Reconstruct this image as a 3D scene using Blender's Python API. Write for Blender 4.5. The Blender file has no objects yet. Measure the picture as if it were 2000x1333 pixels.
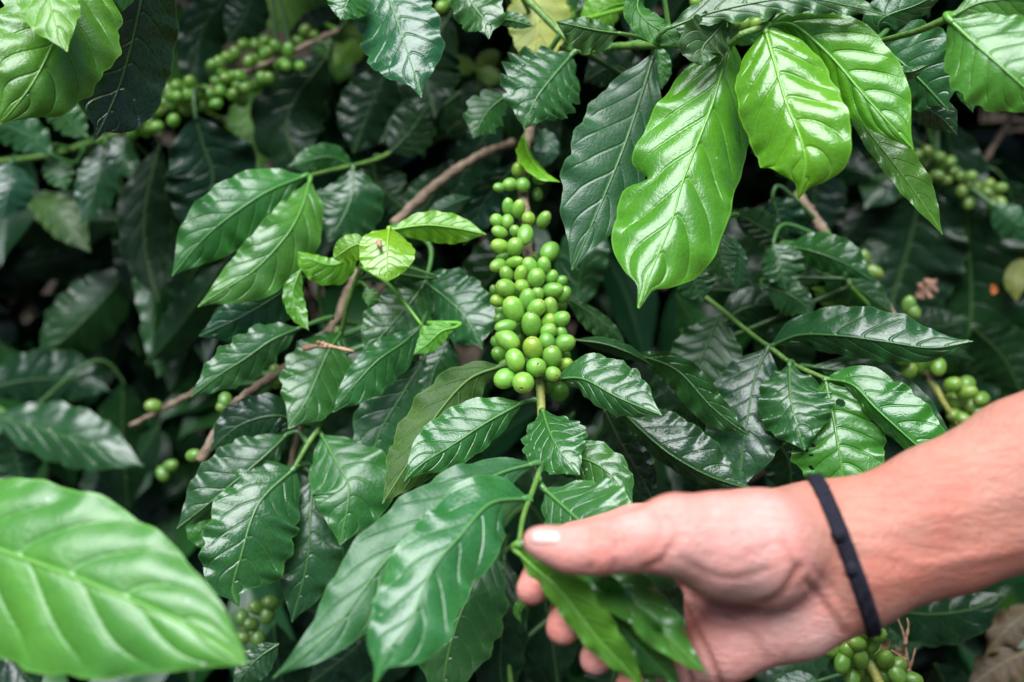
import bpy, math, random
import numpy as np
from mathutils import Vector
from mathutils.bvhtree import BVHTree

# ------------------------------------------------------------------ camera, sky, sun, exposure
scene = bpy.context.scene
CAM = np.array((0.0, 0.0, 1.35)); PITCH = math.radians(30); LENS = 35.0; FOC = 2000 * LENS / 36.0
cam_data = bpy.data.cameras.new("camera"); cam = bpy.data.objects.new("camera", cam_data)
scene.collection.objects.link(cam); scene.camera = cam
cam.location = CAM; cam.rotation_euler = (math.pi / 2 - PITCH, 0, 0)
cam_data.lens = LENS; cam_data.sensor_width = 36; cam_data.clip_start = 0.02; cam_data.clip_end = 200
cam_data.dof.use_dof = True; cam_data.dof.focus_distance = 0.52; cam_data.dof.aperture_fstop = 3.5
cam_data.dof.aperture_blades = 9

SUN_EL, SUN_AZ = math.radians(78), math.radians(225)      # azimuth clockwise from +Y: behind the camera, a little left
world = bpy.data.worlds.new("World"); scene.world = world; world.use_nodes = True
wn = world.node_tree; bg = wn.nodes["Background"]
sky = wn.nodes.new("ShaderNodeTexSky"); sky.sky_type = 'NISHITA'; sky.sun_disc = False
sky.sun_elevation = SUN_EL; sky.sun_rotation = SUN_AZ; sky.air_density = 0.9; sky.dust_density = 1.5; sky.ozone_density = 1.0
wn.links.new(sky.outputs[0], bg.inputs[0]); bg.inputs[1].default_value = 0.07
sun_d = bpy.data.lights.new("sun", 'SUN'); sun = bpy.data.objects.new("sun", sun_d); scene.collection.objects.link(sun)
sun_d.energy = 3.4; sun_d.angle = math.radians(50); sun_d.color = (0.93, 0.965, 1.0)
sd = Vector((math.sin(SUN_AZ) * math.cos(SUN_EL), math.cos(SUN_AZ) * math.cos(SUN_EL), math.sin(SUN_EL)))
sun.rotation_euler = sd.to_track_quat('Z', 'Y').to_euler()
vs = scene.view_settings
vs.view_transform = 'Standard'; vs.look = 'None'; vs.exposure = 1.32; vs.gamma = 1.0; vs.use_curve_mapping = False
scene.cycles.max_bounces = 8; scene.cycles.transparent_max_bounces = 6; scene.cycles.use_denoising = True

RIGHT = np.array((1.0, 0, 0)); UP = np.array((0, math.sin(PITCH), math.cos(PITCH))); FWD = np.array((0, math.cos(PITCH), -math.sin(PITCH)))
ROT = np.stack([RIGHT, UP, -FWD])                          # rows: camera axes in the world
def cs(px, py, d): return np.array(((px - 1000) / FOC * d, -(py - 666.5) / FOC * d, -d))
def world_of(a): return np.asarray(a) @ ROT + CAM
rnd = random.Random(11)

# ------------------------------------------------------------------ small tools
def link(o): scene.collection.objects.link(o); return o
def mesh_obj(name, verts, faces, mat, parent=None, origin=None, smooth=True, attrs=None):
    verts = np.asarray(verts, float)
    pl = np.array(parent.location) if parent is not None else np.zeros(3)
    org = np.asarray(origin) if origin is not None else verts[0]
    me = bpy.data.meshes.new(name)
    me.from_pydata((verts - org).tolist(), [], [tuple(int(i) for i in f) for f in faces])
    if smooth: me.polygons.foreach_set("use_smooth", [True] * len(me.polygons))
    if attrs:
        for k, v in attrs.items():
            a = me.attributes.new(k, 'FLOAT_VECTOR', 'POINT'); a.data.foreach_set("vector", np.asarray(v, np.float32).ravel())
    me.materials.append(mat); me.update()
    o = link(bpy.data.objects.new(name, me))
    if parent is not None: o.parent = parent
    o.location = org - pl
    return o
def crom(P, n):
    P = np.asarray(P, float)
    if len(P) == 2: 
        t = np.linspace(0, 1, n)[:, None]; return P[0] * (1 - t) + P[1] * t
    Q = np.vstack([2 * P[0] - P[1], P, 2 * P[-1] - P[-2]])
    out = []
    for i in range(1, len(Q) - 2):
        t = np.linspace(0, 1, 24, endpoint=False)[:, None]
        a, b, c, d = Q[i - 1], Q[i], Q[i + 1], Q[i + 2]
        out.append(.5 * (2 * b + (c - a) * t + (2 * a - 5 * b + 4 * c - d) * t**2 + (3 * b - a - 3 * c + d) * t**3))
    out.append(P[-1:]); C = np.vstack(out)
    s = np.r_[0, np.cumsum(np.linalg.norm(np.diff(C, axis=0), axis=1))]
    u = np.linspace(0, s[-1], n)
    return np.stack([np.interp(u, s, C[:, k]) for k in range(C.shape[1])], 1)
def unit(a): return a / np.maximum(np.linalg.norm(a, axis=-1, keepdims=True), 1e-9)
def tube(C, R, seg=10, jitter=0.0, caps=True):
    C = np.asarray(C); n = len(C); T = unit(np.gradient(C, axis=0)); R = np.broadcast_to(R, (n,))
    ref = np.array((0.31, 0.2, 0.93)); A = unit(np.cross(T, ref)); B = np.cross(T, A)
    th = np.linspace(0, 2 * math.pi, seg, endpoint=False)
    rr = R[:, None] * (1 + jitter * np.array([[rnd.uniform(-1, 1) for _ in th] for _ in range(n)]))
    V = C[:, None, :] + rr[..., None] * (np.cos(th)[None, :, None] * A[:, None, :] + np.sin(th)[None, :, None] * B[:, None, :])
    V = V.reshape(-1, 3); F = []
    for i in range(n - 1):
        for j in range(seg):
            k = (j + 1) % seg; F.append((i * seg + j, i * seg + k, (i + 1) * seg + k, (i + 1) * seg + j))
    if caps: F.append(tuple(range(seg))[::-1]); F.append(tuple((n - 1) * seg + j for j in range(seg)))
    return V, F
class Bag:
    def __init__(s): s.v = []; s.f = []; s.n = 0; s.a = []
    def add(s, V, F, A=None):
        s.v.append(np.asarray(V)); s.f += [tuple(i + s.n for i in f) for f in F]; s.n += len(V)
        s.a.append(np.zeros((len(V), 3)) if A is None else np.asarray(A))
    def verts(s): return np.vstack(s.v)
def hermite(xs, ys, x):
    xs = np.asarray(xs, float); ys = np.asarray(ys, float); h = np.diff(xs); dl = np.diff(ys) / h
    m = np.r_[dl[0], [0 if dl[i] * dl[i + 1] <= 0 else 2 * dl[i] * dl[i + 1] / (dl[i] + dl[i + 1]) for i in range(len(dl) - 1)], dl[-1]]
    i = np.clip(np.searchsorted(xs, x) - 1, 0, len(h) - 1); t = (x - xs[i]) / h[i]
    return (2*t**3 - 3*t**2 + 1) * ys[i] + (t**3 - 2*t**2 + t) * h[i] * m[i] + (-2*t**3 + 3*t**2) * ys[i+1] + (t**3 - t**2) * h[i] * m[i+1]

# ------------------------------------------------------------------ materials
class NT:
    def __init__(s, name):
        s.m = bpy.data.materials.new(name); s.m.use_nodes = True; s.t = s.m.node_tree; s.t.nodes.clear()
        s.out = s.n('ShaderNodeOutputMaterial')
    def n(s, t, **k):
        x = s.t.nodes.new(t)
        for a, b in k.items(): setattr(x, a, b)
        return x
    def put(s, sock, v):
        if hasattr(v, 'is_output'): s.t.links.new(v, sock)
        else: sock.default_value = v
    def math(s, op, a, b=0.0, c=0.0):
        x = s.n('ShaderNodeMath', operation=op); s.put(x.inputs[0], a); s.put(x.inputs[1], b); s.put(x.inputs[2], c); return x.outputs[0]
    def smooth(s, v, lo, hi, a=0.0, b=1.0):
        x = s.n('ShaderNodeMapRange', interpolation_type='SMOOTHSTEP'); s.put(x.inputs[0], v); s.put(x.inputs[1], lo); s.put(x.inputs[2], hi)
        s.put(x.inputs[3], a); s.put(x.inputs[4], b); return x.outputs[0]
    def mix(s, f, a, b, mode='MIX'):
        x = s.n('ShaderNodeMix', data_type='RGBA', blend_type=mode); s.put(x.inputs[0], f); s.put(x.inputs[6], a); s.put(x.inputs[7], b); return x.outputs[2]
    def noise(s, co, scale, detail=3, rough=.5, dist=0):
        x = s.n('ShaderNodeTexNoise'); s.put(x.inputs['Vector'], co); x.inputs['Scale'].default_value = scale
        x.inputs['Detail'].default_value = detail; x.inputs['Roughness'].default_value = rough; x.inputs['Distortion'].default_value = dist; return x.outputs[0]
    def bump(s, h, strength, dist):
        x = s.n('ShaderNodeBump'); s.put(x.inputs['Height'], h); x.inputs['Strength'].default_value = strength; x.inputs['Distance'].default_value = dist; return x.outputs[0]
def leaf_material(name, under=False, spec=.80):
    s = NT(name); info = s.n('ShaderNodeObjectInfo'); at = s.n('ShaderNodeAttribute', attribute_name='leafco')
    sep = s.n('ShaderNodeSeparateXYZ'); s.put(sep.inputs[0], at.outputs['Vector'])
    u, v, w = sep.outputs[0], sep.outputs[1], sep.outputs[2]
    tc = s.n('ShaderNodeTexCoord').outputs['Object']
    rv = s.n('ShaderNodeVectorMath', operation='ADD'); s.put(rv.inputs[0], tc); s.put(rv.inputs[1], info.outputs['Random']); co = rv.outputs[0]
    av = s.math('ABSOLUTE', v)
    fr = s.math('ABSOLUTE', s.math('SUBTRACT', s.math('FRACT', u), 0.5))           # 0.5 on a vein
    vein = s.math('MULTIPLY', s.smooth(fr, 0.462, 0.497), s.smooth(av, 0.96, 0.55))
    mid = s.smooth(w, 0.045, 0.018)
    edge = s.smooth(av, 0.955, 0.985)
    col, al = info.outputs['Color'], info.outputs['Alpha']
    big = s.noise(co, 28, 4, .55); fine = s.noise(co, 190, 4, .6)
    base = s.mix(s.smooth(big, .3, .75), s.mix(1.0, col, (.72, .80, .80, 1), 'MULTIPLY'), s.mix(1.0, col, (1.30, 1.16, .95, 1), 'MULTIPLY'))
    base = s.mix(s.math('MULTIPLY', s.smooth(fine, .35, .8), .35), base, s.mix(1.0, col, (.65, .75, .6, 1), 'MULTIPLY'))
    pale = s.mix(.5 if under else .30, s.mix(1.0, col, (2.1, 1.75, 1.4, 1), 'MULTIPLY'), (.16, .30, .09, 1))
    base = s.mix(s.math('MULTIPLY', vein, .5 if under else .34), base, pale)
    base = s.mix(s.math('MULTIPLY', mid, .9), base, pale)
    base = s.mix(s.math('MULTIPLY', edge, .55), base, pale)
    # blemishes: yellow-brown spots, pale specks of dust and dried drops
    blot = s.noise(co, 46, 5, .7, .4); base = s.mix(s.math('MULTIPLY', s.smooth(blot, .70, .78), .55), base, (.17, .15, .03, 1))
    vo = s.n('ShaderNodeTexVoronoi'); s.put(vo.inputs['Vector'], co); vo.inputs['Scale'].default_value = 120
    sepc = s.n('ShaderNodeSeparateColor'); s.put(sepc.inputs[0], vo.outputs['Color'])
    keep = s.math('GREATER_THAN', sepc.outputs[0], .80); wide = s.math('MULTIPLY', sepc.outputs[1], .10)
    spk = s.math('MULTIPLY', s.math('LESS_THAN', vo.outputs['Distance'], wide), keep)
    base = s.mix(s.math('MULTIPLY', spk, .75), base, s.mix(s.math('GREATER_THAN', sepc.outputs[2], .55), (.42, .46, .40, 1), (.12, .07, .03, 1)))
    dust = s.noise(co, 75, 6, .7)
    base = s.mix(s.math('MULTIPLY', s.smooth(dust, .52, .80), .10), base, (.20, .24, .18, 1))
    ret = s.n('ShaderNodeTexVoronoi', feature='DISTANCE_TO_EDGE'); s.put(ret.inputs['Vector'], s.mix(.012, co, s.n('ShaderNodeTexNoise').outputs['Color'])); ret.inputs['Scale'].default_value = 330
    rr = s.smooth(ret.outputs['Distance'], 0, .16); base = s.mix(s.math('MULTIPLY', s.math('SUBTRACT', 1.0, rr), .14), base, pale)
    wr = s.noise(co, 15, 6, .75, .6); base = s.mix(s.math('MULTIPLY', s.smooth(wr, .70, .73), .8), base, (.15, .085, .03, 1))
    # relief between veins is modelled; here the net of small veins and cuticle unevenness
    h = s.math('ADD', s.math('MULTIPLY', rr, .10), s.math('MULTIPLY', fine, .5))
    vb = s.math('MULTIPLY', s.smooth(fr, .40, .495), s.smooth(av, 1.0, .6)); mf = s.noise(co, 95, 5, .62, .5)
    h = s.math('ADD', h, s.math('MULTIPLY', mf, .75))
    h = s.math('SUBTRACT', h, s.math('MULTIPLY', vb, -1.2 if under else .95))
    nrm = s.bump(h, .75, .0005)
    p = s.n('ShaderNodeBsdfPrincipled'); s.put(p.inputs['Base Color'], base)
    ro = s.math('ADD', s.math('MULTIPLY', al, .95), s.math('MULTIPLY', s.smooth(dust, .45, .8), .12))
    s.put(p.inputs['Roughness'], ro); s.put(p.inputs['Normal'], nrm)
    p.inputs['Specular IOR Level'].default_value = .25 if under else spec; p.inputs['IOR'].default_value = 1.45
    tr = s.n('ShaderNodeBsdfTranslucent'); s.put(tr.inputs['Color'], s.mix(1.0, base, (2.0, 1.9, .55, 1), 'MULTIPLY')); s.put(tr.inputs['Normal'], nrm)
    mx = s.n('ShaderNodeMixShader'); mx.inputs[0].default_value = .24
    s.put(mx.inputs[1], p.outputs[0]); s.put(mx.inputs[2], tr.outputs[0]); s.put(s.out.inputs[0], mx.outputs[0])
    return s.m
LEAF = leaf_material("leaf_top"); DIM = leaf_material("leaf_back_dimmed", spec=.34); UNDER = leaf_material("leaf_underside", True)  # DIM: leaf copy with sheen cut so far dark leaves look shaded

def berry_material():
    s = NT("berry_skin"); info = s.n('ShaderNodeObjectInfo'); at = s.n('ShaderNodeAttribute', attribute_name='leafco')
    sep = s.n('ShaderNodeSeparateXYZ'); s.put(sep.inputs[0], at.outputs['Vector']); z, r = sep.outputs[0], sep.outputs[1]
    tc = s.n('ShaderNodeTexCoord').outputs['Object']
    rv = s.n('ShaderNodeVectorMath', operation='ADD'); s.put(rv.inputs[0], tc); s.put(rv.inputs[1], info.outputs['Random'])
    nz = s.noise(rv.outputs[0], 2.2, 4, .6); n2 = s.noise(rv.outputs[0], 11, 4, .6)
    col = info.outputs['Color']
    c = s.mix(s.smooth(nz, .3, .7), s.mix(1.0, col, (.82, .90, .85, 1), 'MULTIPLY'), s.mix(1.0, col, (1.22, 1.10, 1.0, 1), 'MULTIPLY'))
    c = s.mix(s.smooth(z, .35, 1.0, 0, .45), c, s.mix(1.0, col, (1.5, 1.18, .9, 1), 'MULTIPLY'))
    c = s.mix(s.math('MULTIPLY', s.smooth(n2, .62, .75), .35), c, (.20, .26, .07, 1))
    cup = s.math('MULTIPLY', s.smooth(r, .27, .19), s.math('GREATER_THAN', z, 0)); c = s.mix(s.math('MULTIPLY', cup, .6), c, (.24, .26, .07, 1))
    pit = s.math('MULTIPLY', s.smooth(r, .10, .06), s.math('GREATER_THAN', z, 0)); c = s.mix(pit, c, (.05, .035, .012, 1))
    p = s.n('ShaderNodeBsdfPrincipled'); s.put(p.inputs['Base Color'], c); p.inputs['Roughness'].default_value = .24
    p.inputs['Specular IOR Level'].default_value = .5; p.inputs['Subsurface Weight'].default_value = .25
    p.inputs['Subsurface Radius'].default_value = (.5, 1.0, .2); p.inputs['Subsurface Scale'].default_value = .15
    s.put(p.inputs['Normal'], s.bump(n2, .12, .05)); s.put(s.out.inputs[0], p.outputs[0]); return s.m
BERRY = berry_material()

def bark_material(name, c1, c2, rough=.75, scale=90):
    s = NT(name); tc = s.n('ShaderNodeTexCoord').outputs['Object']
    a = s.noise(tc, scale, 5, .65); b = s.noise(tc, scale * 4, 4, .6)
    c = s.mix(s.smooth(a, .32, .68), c1, c2); c = s.mix(s.math('MULTIPLY', s.smooth(b, .55, .7), .4), c, tuple(x * .45 for x in c1[:3]) + (1,))
    p = s.n('ShaderNodeBsdfPrincipled'); s.put(p.inputs['Base Color'], c); p.inputs['Roughness'].default_value = rough
    s.put(p.inputs['Normal'], s.bump(s.math('ADD', a, b), .6, .0012)); s.put(s.out.inputs[0], p.outputs[0]); return s.m
BARK = bark_material("brown_bark", (.13, .085, .055, 1), (.30, .22, .15, 1))
GREEN_STEM = bark_material("green_stem", (.07, .17, .025, 1), (.13, .24, .045, 1), .45)
YELLOW_STEM = bark_material("yellow_stem", (.30, .28, .06, 1), (.26, .34, .08, 1), .5)
DRY = bark_material("dry_brown", (.24, .13, .07, 1), (.44, .26, .17, 1), .85, 60)

def skin_material():
    s = NT("skin"); tc = s.n('ShaderNodeTexCoord').outputs['Object']
    at = s.n('ShaderNodeAttribute', attribute_name='leafco'); sep = s.n('ShaderNodeSeparateXYZ'); s.put(sep.inputs[0], at.outputs['Vector'])
    palm, ruddy, crease = sep.outputs
    a = s.noise(tc, 60, 4, .6); b = s.noise(tc, 420, 4, .65)
    c = s.mix(palm, (.47, .222, .162, 1), (.63, .350, .305, 1))
    c = s.mix(s.math('MULTIPLY', ruddy, .75), c, (.57, .22, .175, 1))
    bl = s.noise(tc, 26, 5, .7); c = s.mix(s.smooth(bl, .35, .65, 0, .75), c, s.mix(1.0, c, (1.04, .74, .70, 1), 'MULTIPLY'))
    c = s.mix(s.smooth(a, .3, .7, 0, .35), c, s.mix(1.0, c, (1.08, .86, .82, 1), 'MULTIPLY'))
    c = s.mix(s.math('MULTIPLY', s.smooth(b, .5, .75), .25), c, s.mix(1.0, c, (.72, .62, .58, 1), 'MULTIPLY'))
    c = s.mix(s.math('MULTIPLY', crease, .75), c, (.36, .13, .09, 1))
    p = s.n('ShaderNodeBsdfPrincipled'); s.put(p.inputs['Base Color'], c); p.inputs['Roughness'].default_value = .48
    p.inputs['Specular IOR Level'].default_value = .35; p.inputs['Subsurface Weight'].default_value = .15
    p.inputs['Subsurface Radius'].default_value = (1.0, .35, .2); p.inputs['Subsurface Scale'].default_value = .006
    mp = s.n('ShaderNodeMapping'); s.put(mp.inputs[0], tc); mp.inputs['Rotation'].default_value = (.3, .2, .35); mp.inputs['Scale'].default_value = (70, 330, 330)
    ln = s.noise(mp.outputs[0], 1.0, 5, .7, 1.2); s.put(p.inputs['Normal'], s.bump(s.math('ADD', s.math('ADD', a, b), s.math('MULTIPLY', ln, 1.4)), .7, .0013)); s.put(s.out.inputs[0], p.outputs[0]); return s.m
SKIN = skin_material()
def plain(name, c, rough, c2=None, scale=300, spec=.5):
    s = NT(name); tc = s.n('ShaderNodeTexCoord').outputs['Object']; a = s.noise(tc, scale, 4, .6)
    p = s.n('ShaderNodeBsdfPrincipled'); s.put(p.inputs['Base Color'], s.mix(s.smooth(a, .3, .7), c, c2 or c)); p.inputs['Roughness'].default_value = rough
    p.inputs['Specular IOR Level'].default_value = spec
    s.put(p.inputs['Normal'], s.bump(a, .4, .0008)); s.put(s.out.inputs[0], p.outputs[0]); return s.m
NAIL = plain("nail", (.74, .47, .42, 1), .28, (.70, .42, .37, 1), 200)
CORD = plain("cord", (.006, .006, .011, 1), .9, (.020, .019, .030, 1), 1400, .2)
SOIL = plain("soil", (.020, .015, .010, 1), .95, (.050, .036, .022, 1), 14, .2)

# ------------------------------------------------------------------ leaves, stems, berries
# colours are linear base colours; the fourth number is the gloss (roughness) of that leaf
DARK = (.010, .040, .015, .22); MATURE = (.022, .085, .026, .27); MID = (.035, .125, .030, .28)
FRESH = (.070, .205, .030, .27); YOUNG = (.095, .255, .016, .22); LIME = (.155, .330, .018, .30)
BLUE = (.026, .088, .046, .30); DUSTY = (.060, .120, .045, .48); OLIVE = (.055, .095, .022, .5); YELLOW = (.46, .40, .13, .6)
PROF = {
 'coffee': ([0, .04, .13, .28, .45, .62, .77, .87, .93, .97, 1], [.03, .16, .50, .86, 1, .96, .72, .42, .20, .09, .015]),
 'drip':   ([0, .04, .13, .28, .48, .66, .78, .86, .91, .96, 1], [.03, .20, .56, .90, 1, .93, .70, .40, .17, .08, .012]),
 'round':  ([0, .06, .2, .4, .6, .8, .93, 1], [.05, .38, .80, 1, .98, .72, .36, .03]),
 'broad':  ([0, .04, .13, .30, .48, .65, .77, .88, .96, 1], [.05, .25, .60, .92, 1, .88, .66, .40, .16, .015]),
 'blunt':  ([0, .04, .12, .28, .5, .70, .82, .895, .93, .965, 1], [.05, .30, .66, .93, 1, .96, .78, .42, .14, .075, .02]),
 'narrow': ([0, .1, .3, .5, .75, .9, 1], [.04, .35, .85, 1, .7, .28, .015])}
def leaf_geometry(C, wl, wr, al=12, ar=12, q=.045, wave=.05, curv=.0, prof='coffee', nu=44, nv=9, seed=0, notch=None, holes=(), ragged=.035, nw=5.5, tw=None):
    """C: midrib in camera space, wl/wr: half widths in metres, al/ar: how far each half leans back (deg)."""
    r = random.Random(seed); n = nu + 1; T = unit(np.gradient(C, axis=0)); V = unit(-C)
    L = unit(np.cross(V, T)); N = np.cross(T, L); t = np.linspace(0, 1, n)
    p = hermite(*PROF[prof], t); vv = np.linspace(-1, 1, 2 * nv + 1)
    P = np.zeros((n, len(vv), 3)); A = np.zeros_like(P); W0 = max(wl, wr)
    p1, p2, p3, p4 = [r.uniform(0, 6.28) for _ in range(4)]; amp = r.uniform(.8, 1.9); ragged *= r.uniform(.8, 1.7); p5 = r.uniform(0, 6.28); tw = r.uniform(.05, .16) if tw is None else tw; NV = r.uniform(6.6, 8.2); VSL = r.uniform(.19, .25); q *= .60
    for j, v in enumerate(vv):
        left = v > 0; w = (wl if left else wr) * p; a = math.radians(al if left else ar); s = abs(v); ps = p1 if left else p2
        nwv = nw * (1.0 if left else 1.13)
        k = 1 + ragged * s**2 * (np.sin(2 * math.pi * nwv * t + ps) + .35 * np.sin(2 * math.pi * nwv * 2.3 * t + p3) + .22 * np.sin(41 * t + p4))
        if notch and (notch[1] > 0) == left: k = k * (1 - notch[2] * s**2 * np.exp(-((t - notch[0]) / notch[3])**2))
        lat = w * s * k
        ph = (t - VSL * s**1.3) * NV + .3 * v / (s + .06)
        pill = np.abs(np.sin(math.pi * ph))**.62
        env = np.sin(math.pi * np.clip(s, 0, 1)**.8)**.8 * np.clip(p * 1.3, 0, 1)
        z = q * W0 * pill * env * 1.25 - curv * w * s**2 - lat * math.tan(a)
        z += wave * W0 * s**2.2 * p**.6 * amp * (np.sin(2 * math.pi * nwv * t + ps + 1.2) + .5 * np.sin(2 * math.pi * nwv * 1.7 * t + p4))
        z += tw * W0 * v * p * np.sin(2 * math.pi * 1.15 * t + p5)
        z += .010 * W0 * np.exp(-(lat / (.04 * W0))**2) * -1
        P[:, j] = C + L * (lat * (1 if left else -1))[:, None] + N * z[:, None]
        A[:, j, 0] = ph; A[:, j, 1] = v; A[:, j, 2] = p * s
    m = len(vv); F = []
    for i in range(nu):
        for j in range(m - 1):
            if holes:
                uc, vc = (i + .5) / nu, .5 * (vv[j] + vv[j + 1])
                if any(((uc - h[0]) / h[2])**2 + ((vc - h[1]) / (h[2] * h[3]))**2 < 1 for h in holes): continue
            F.append((i * m + j, (i + 1) * m + j, (i + 1) * m + j + 1, i * m + j + 1))
    return P.reshape(-1, 3), F, A.reshape(-1, 3)

class Branch:
    """One coffee branch: an Empty at its base, with stem, leaf and berry children."""
    count = 0
    def __init__(s, label, base, group="coffee branches", name="coffee_branch", cat="branch"):
        s.e = link(bpy.data.objects.new(name, None)); s.e.location = world_of(cs(*base)); s.e.empty_display_size = .02
        s.e['label'] = label; s.e['category'] = cat
        if group: s.e['group'] = group
        s.axis = [cs(*base)[None]]; s.k = 0; Branch.count += 1; s.id = Branch.count
    def stem(s, pts, r0, r1, mat=BARK, name='stem', nodes=True):
        C = crom([cs(*p) for p in pts], 12 * len(pts)); n = len(C); R = np.linspace(r0, r1, n)
        if nodes: R = R * (1 + (.30 if mat == BARK else .12) * (np.sin(np.arange(n) * (.20 if mat == BARK else .07) + s.id)**40)); C = C + np.stack([(.00030 if mat == BARK else 0) * np.sin(np.arange(n) * k + s.id) for k in (.8, 1.1, .6)], 1)
        V, F = tube(world_of(C), R, 10, .05); s.axis.append(C)
        return mesh_obj(name, V, F, mat, s.e)
    def leaf(s, pts, wl, wr, col=MATURE, under=False, pet=True, petto=None, label=None, **kw):
        s.k += 1; kw.setdefault('seed', s.id * 100 + s.k)
        rj = random.Random(kw['seed'] + 5)
        if col[1] < .07 and sum(p[2] for p in pts) / len(pts) > .63 and not kw.pop('lit', False):
            d0 = pts[0][2]; pts = [(x, y, d0 + (d0 - d) * .7) for x, y, d in pts]
        C = crom([cs(*p) for p in pts], kw.get('nu', 44) + 1); dm = float(np.mean(-C[:, 2]))
        P, F, A = leaf_geometry(C, wl * dm / FOC, wr * dm / FOC, **kw)
        bag = Bag(); bag.add(P, F, A)
        ax = np.vstack(s.axis); base = C[0]
        tgt = cs(*petto) if petto else ax[np.argmin(np.linalg.norm(ax - base, axis=1))]
        if pet and np.linalg.norm(tgt - base) < .09:
            T0 = unit(C[1] - C[0]); mid1 = base - T0 * np.linalg.norm(tgt - base) * .45
            K = crom([tgt, .5 * (mid1 + tgt) * .6 + .4 * mid1, base, C[2]], 16)
            rp = .0011 + .0009 * (wl + wr) / 200
            V, G = tube(K, np.linspace(rp * 1.25, rp * .75, 16), 8); a = np.zeros((len(V), 3)); bag.add(V, G, a)
        # the midrib stands up as a fine tapering cord
        V, G = tube(C[:-1] - .0002 * unit(C[:-1]), np.linspace(.0008, .0002, len(C) - 1) * min(1.3, .5 + (wl + wr) / 200), 6); bag.add(V, G, np.zeros((len(V), 3)))
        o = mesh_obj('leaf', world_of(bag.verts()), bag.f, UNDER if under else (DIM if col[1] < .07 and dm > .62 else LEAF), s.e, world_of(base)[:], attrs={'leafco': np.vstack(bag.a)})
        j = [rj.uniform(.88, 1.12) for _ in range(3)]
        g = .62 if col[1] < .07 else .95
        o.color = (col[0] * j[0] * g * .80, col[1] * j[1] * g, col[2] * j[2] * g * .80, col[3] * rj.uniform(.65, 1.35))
        if label: o['label'] = label
        return o
    def berry(s, px, py, d, a, b, ang=90, tilt=15, col=None):
        k = d / FOC; c = world_of(cs(px, py, d)); f0 = 1.0 if d > .70 else 1.16; a *= f0; b *= f0 * .98; an, ti = math.radians(ang), math.radians(tilt)
        ax = np.array((math.cos(an) * math.cos(ti), math.sin(an) * math.cos(ti), math.sin(ti))) @ ROT
        o = link(bpy.data.objects.new('berry', BERRY_MESH[rnd.randrange(3)])); o.parent = s.e
        o.location = c - np.array(s.e.location); q = Vector(ax).to_track_quat('Z', 'Y'); o.rotation_mode = 'QUATERNION'; o.rotation_quaternion = q
        o.scale = (b * k, b * k * rnd.uniform(.93, 1.0), a * k)
        cc = col or (.135, .365, .050); f = rnd.uniform(.85, 1.15); o.color = (cc[0] * f * rnd.uniform(.9, 1.15), cc[1] * f, cc[2] * f, 1)
        return o
def berry_mesh(seed):
    r = random.Random(seed); prof = []
    for i in range(15):
        th = math.pi * i / 14; x = math.sin(th)**.92; z = -math.cos(th); prof.append((x, z))
    prof = [(x, z) for x, z in prof if not (z > .93)]
    prof += [(.26, .955), (.215, .985), (.17, .985), (.12, .955), (.07, .93), (.03, .925)]
    seg = 28; V = []; A = []
    for x, z in prof:
        for j in range(seg):
            th = 2 * math.pi * j / seg; f = 1 + .025 * math.cos(2 * th + seed) * (1 - abs(z)) + .012 * math.cos(3 * th)
            V.append((x * f * math.cos(th), x * f * math.sin(th), z)); A.append((z, x, 0))
    F = []
    for i in range(len(prof) - 1):
        for j in range(seg): F.append((i * seg + j, i * seg + (j + 1) % seg, (i + 1) * seg + (j + 1) % seg, (i + 1) * seg + j))
    F.append(tuple(range(seg))[::-1]); F.append(tuple((len(prof) - 1) * seg + j for j in range(seg)))
    me = bpy.data.meshes.new('berry'); me.from_pydata(V, [], F); me.polygons.foreach_set("use_smooth", [True] * len(me.polygons))
    a = me.attributes.new('leafco', 'FLOAT_VECTOR', 'POINT'); a.data.foreach_set("vector", np.asarray(A, np.float32).ravel())
    me.materials.append(BERRY); me.update(); return me
BERRY_MESH = [berry_mesh(i) for i in range(3)]

# ------------------------------------------------------------------ the setting: ground
def ground():
    n = 60; xs = np.linspace(-9, 9, n); ys = np.linspace(-4, 14, n); r = random.Random(3)
    V = []; 
    for y in ys:
        for x in xs: V.append((x, y, .05 * math.sin(1.7 * x + .4) * math.cos(1.3 * y) + .03 * math.sin(5.1 * x) * math.sin(4.3 * y + 1) + max(0, (y - 3) * .10)))
    F = [(i * n + j, i * n + j + 1, (i + 1) * n + j + 1, (i + 1) * n + j) for i in range(n - 1) for j in range(n - 1)]
    o = mesh_obj('ground', V, F, SOIL, origin=(0, 0, 0)); o['kind'] = 'structure'
ground()

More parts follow.
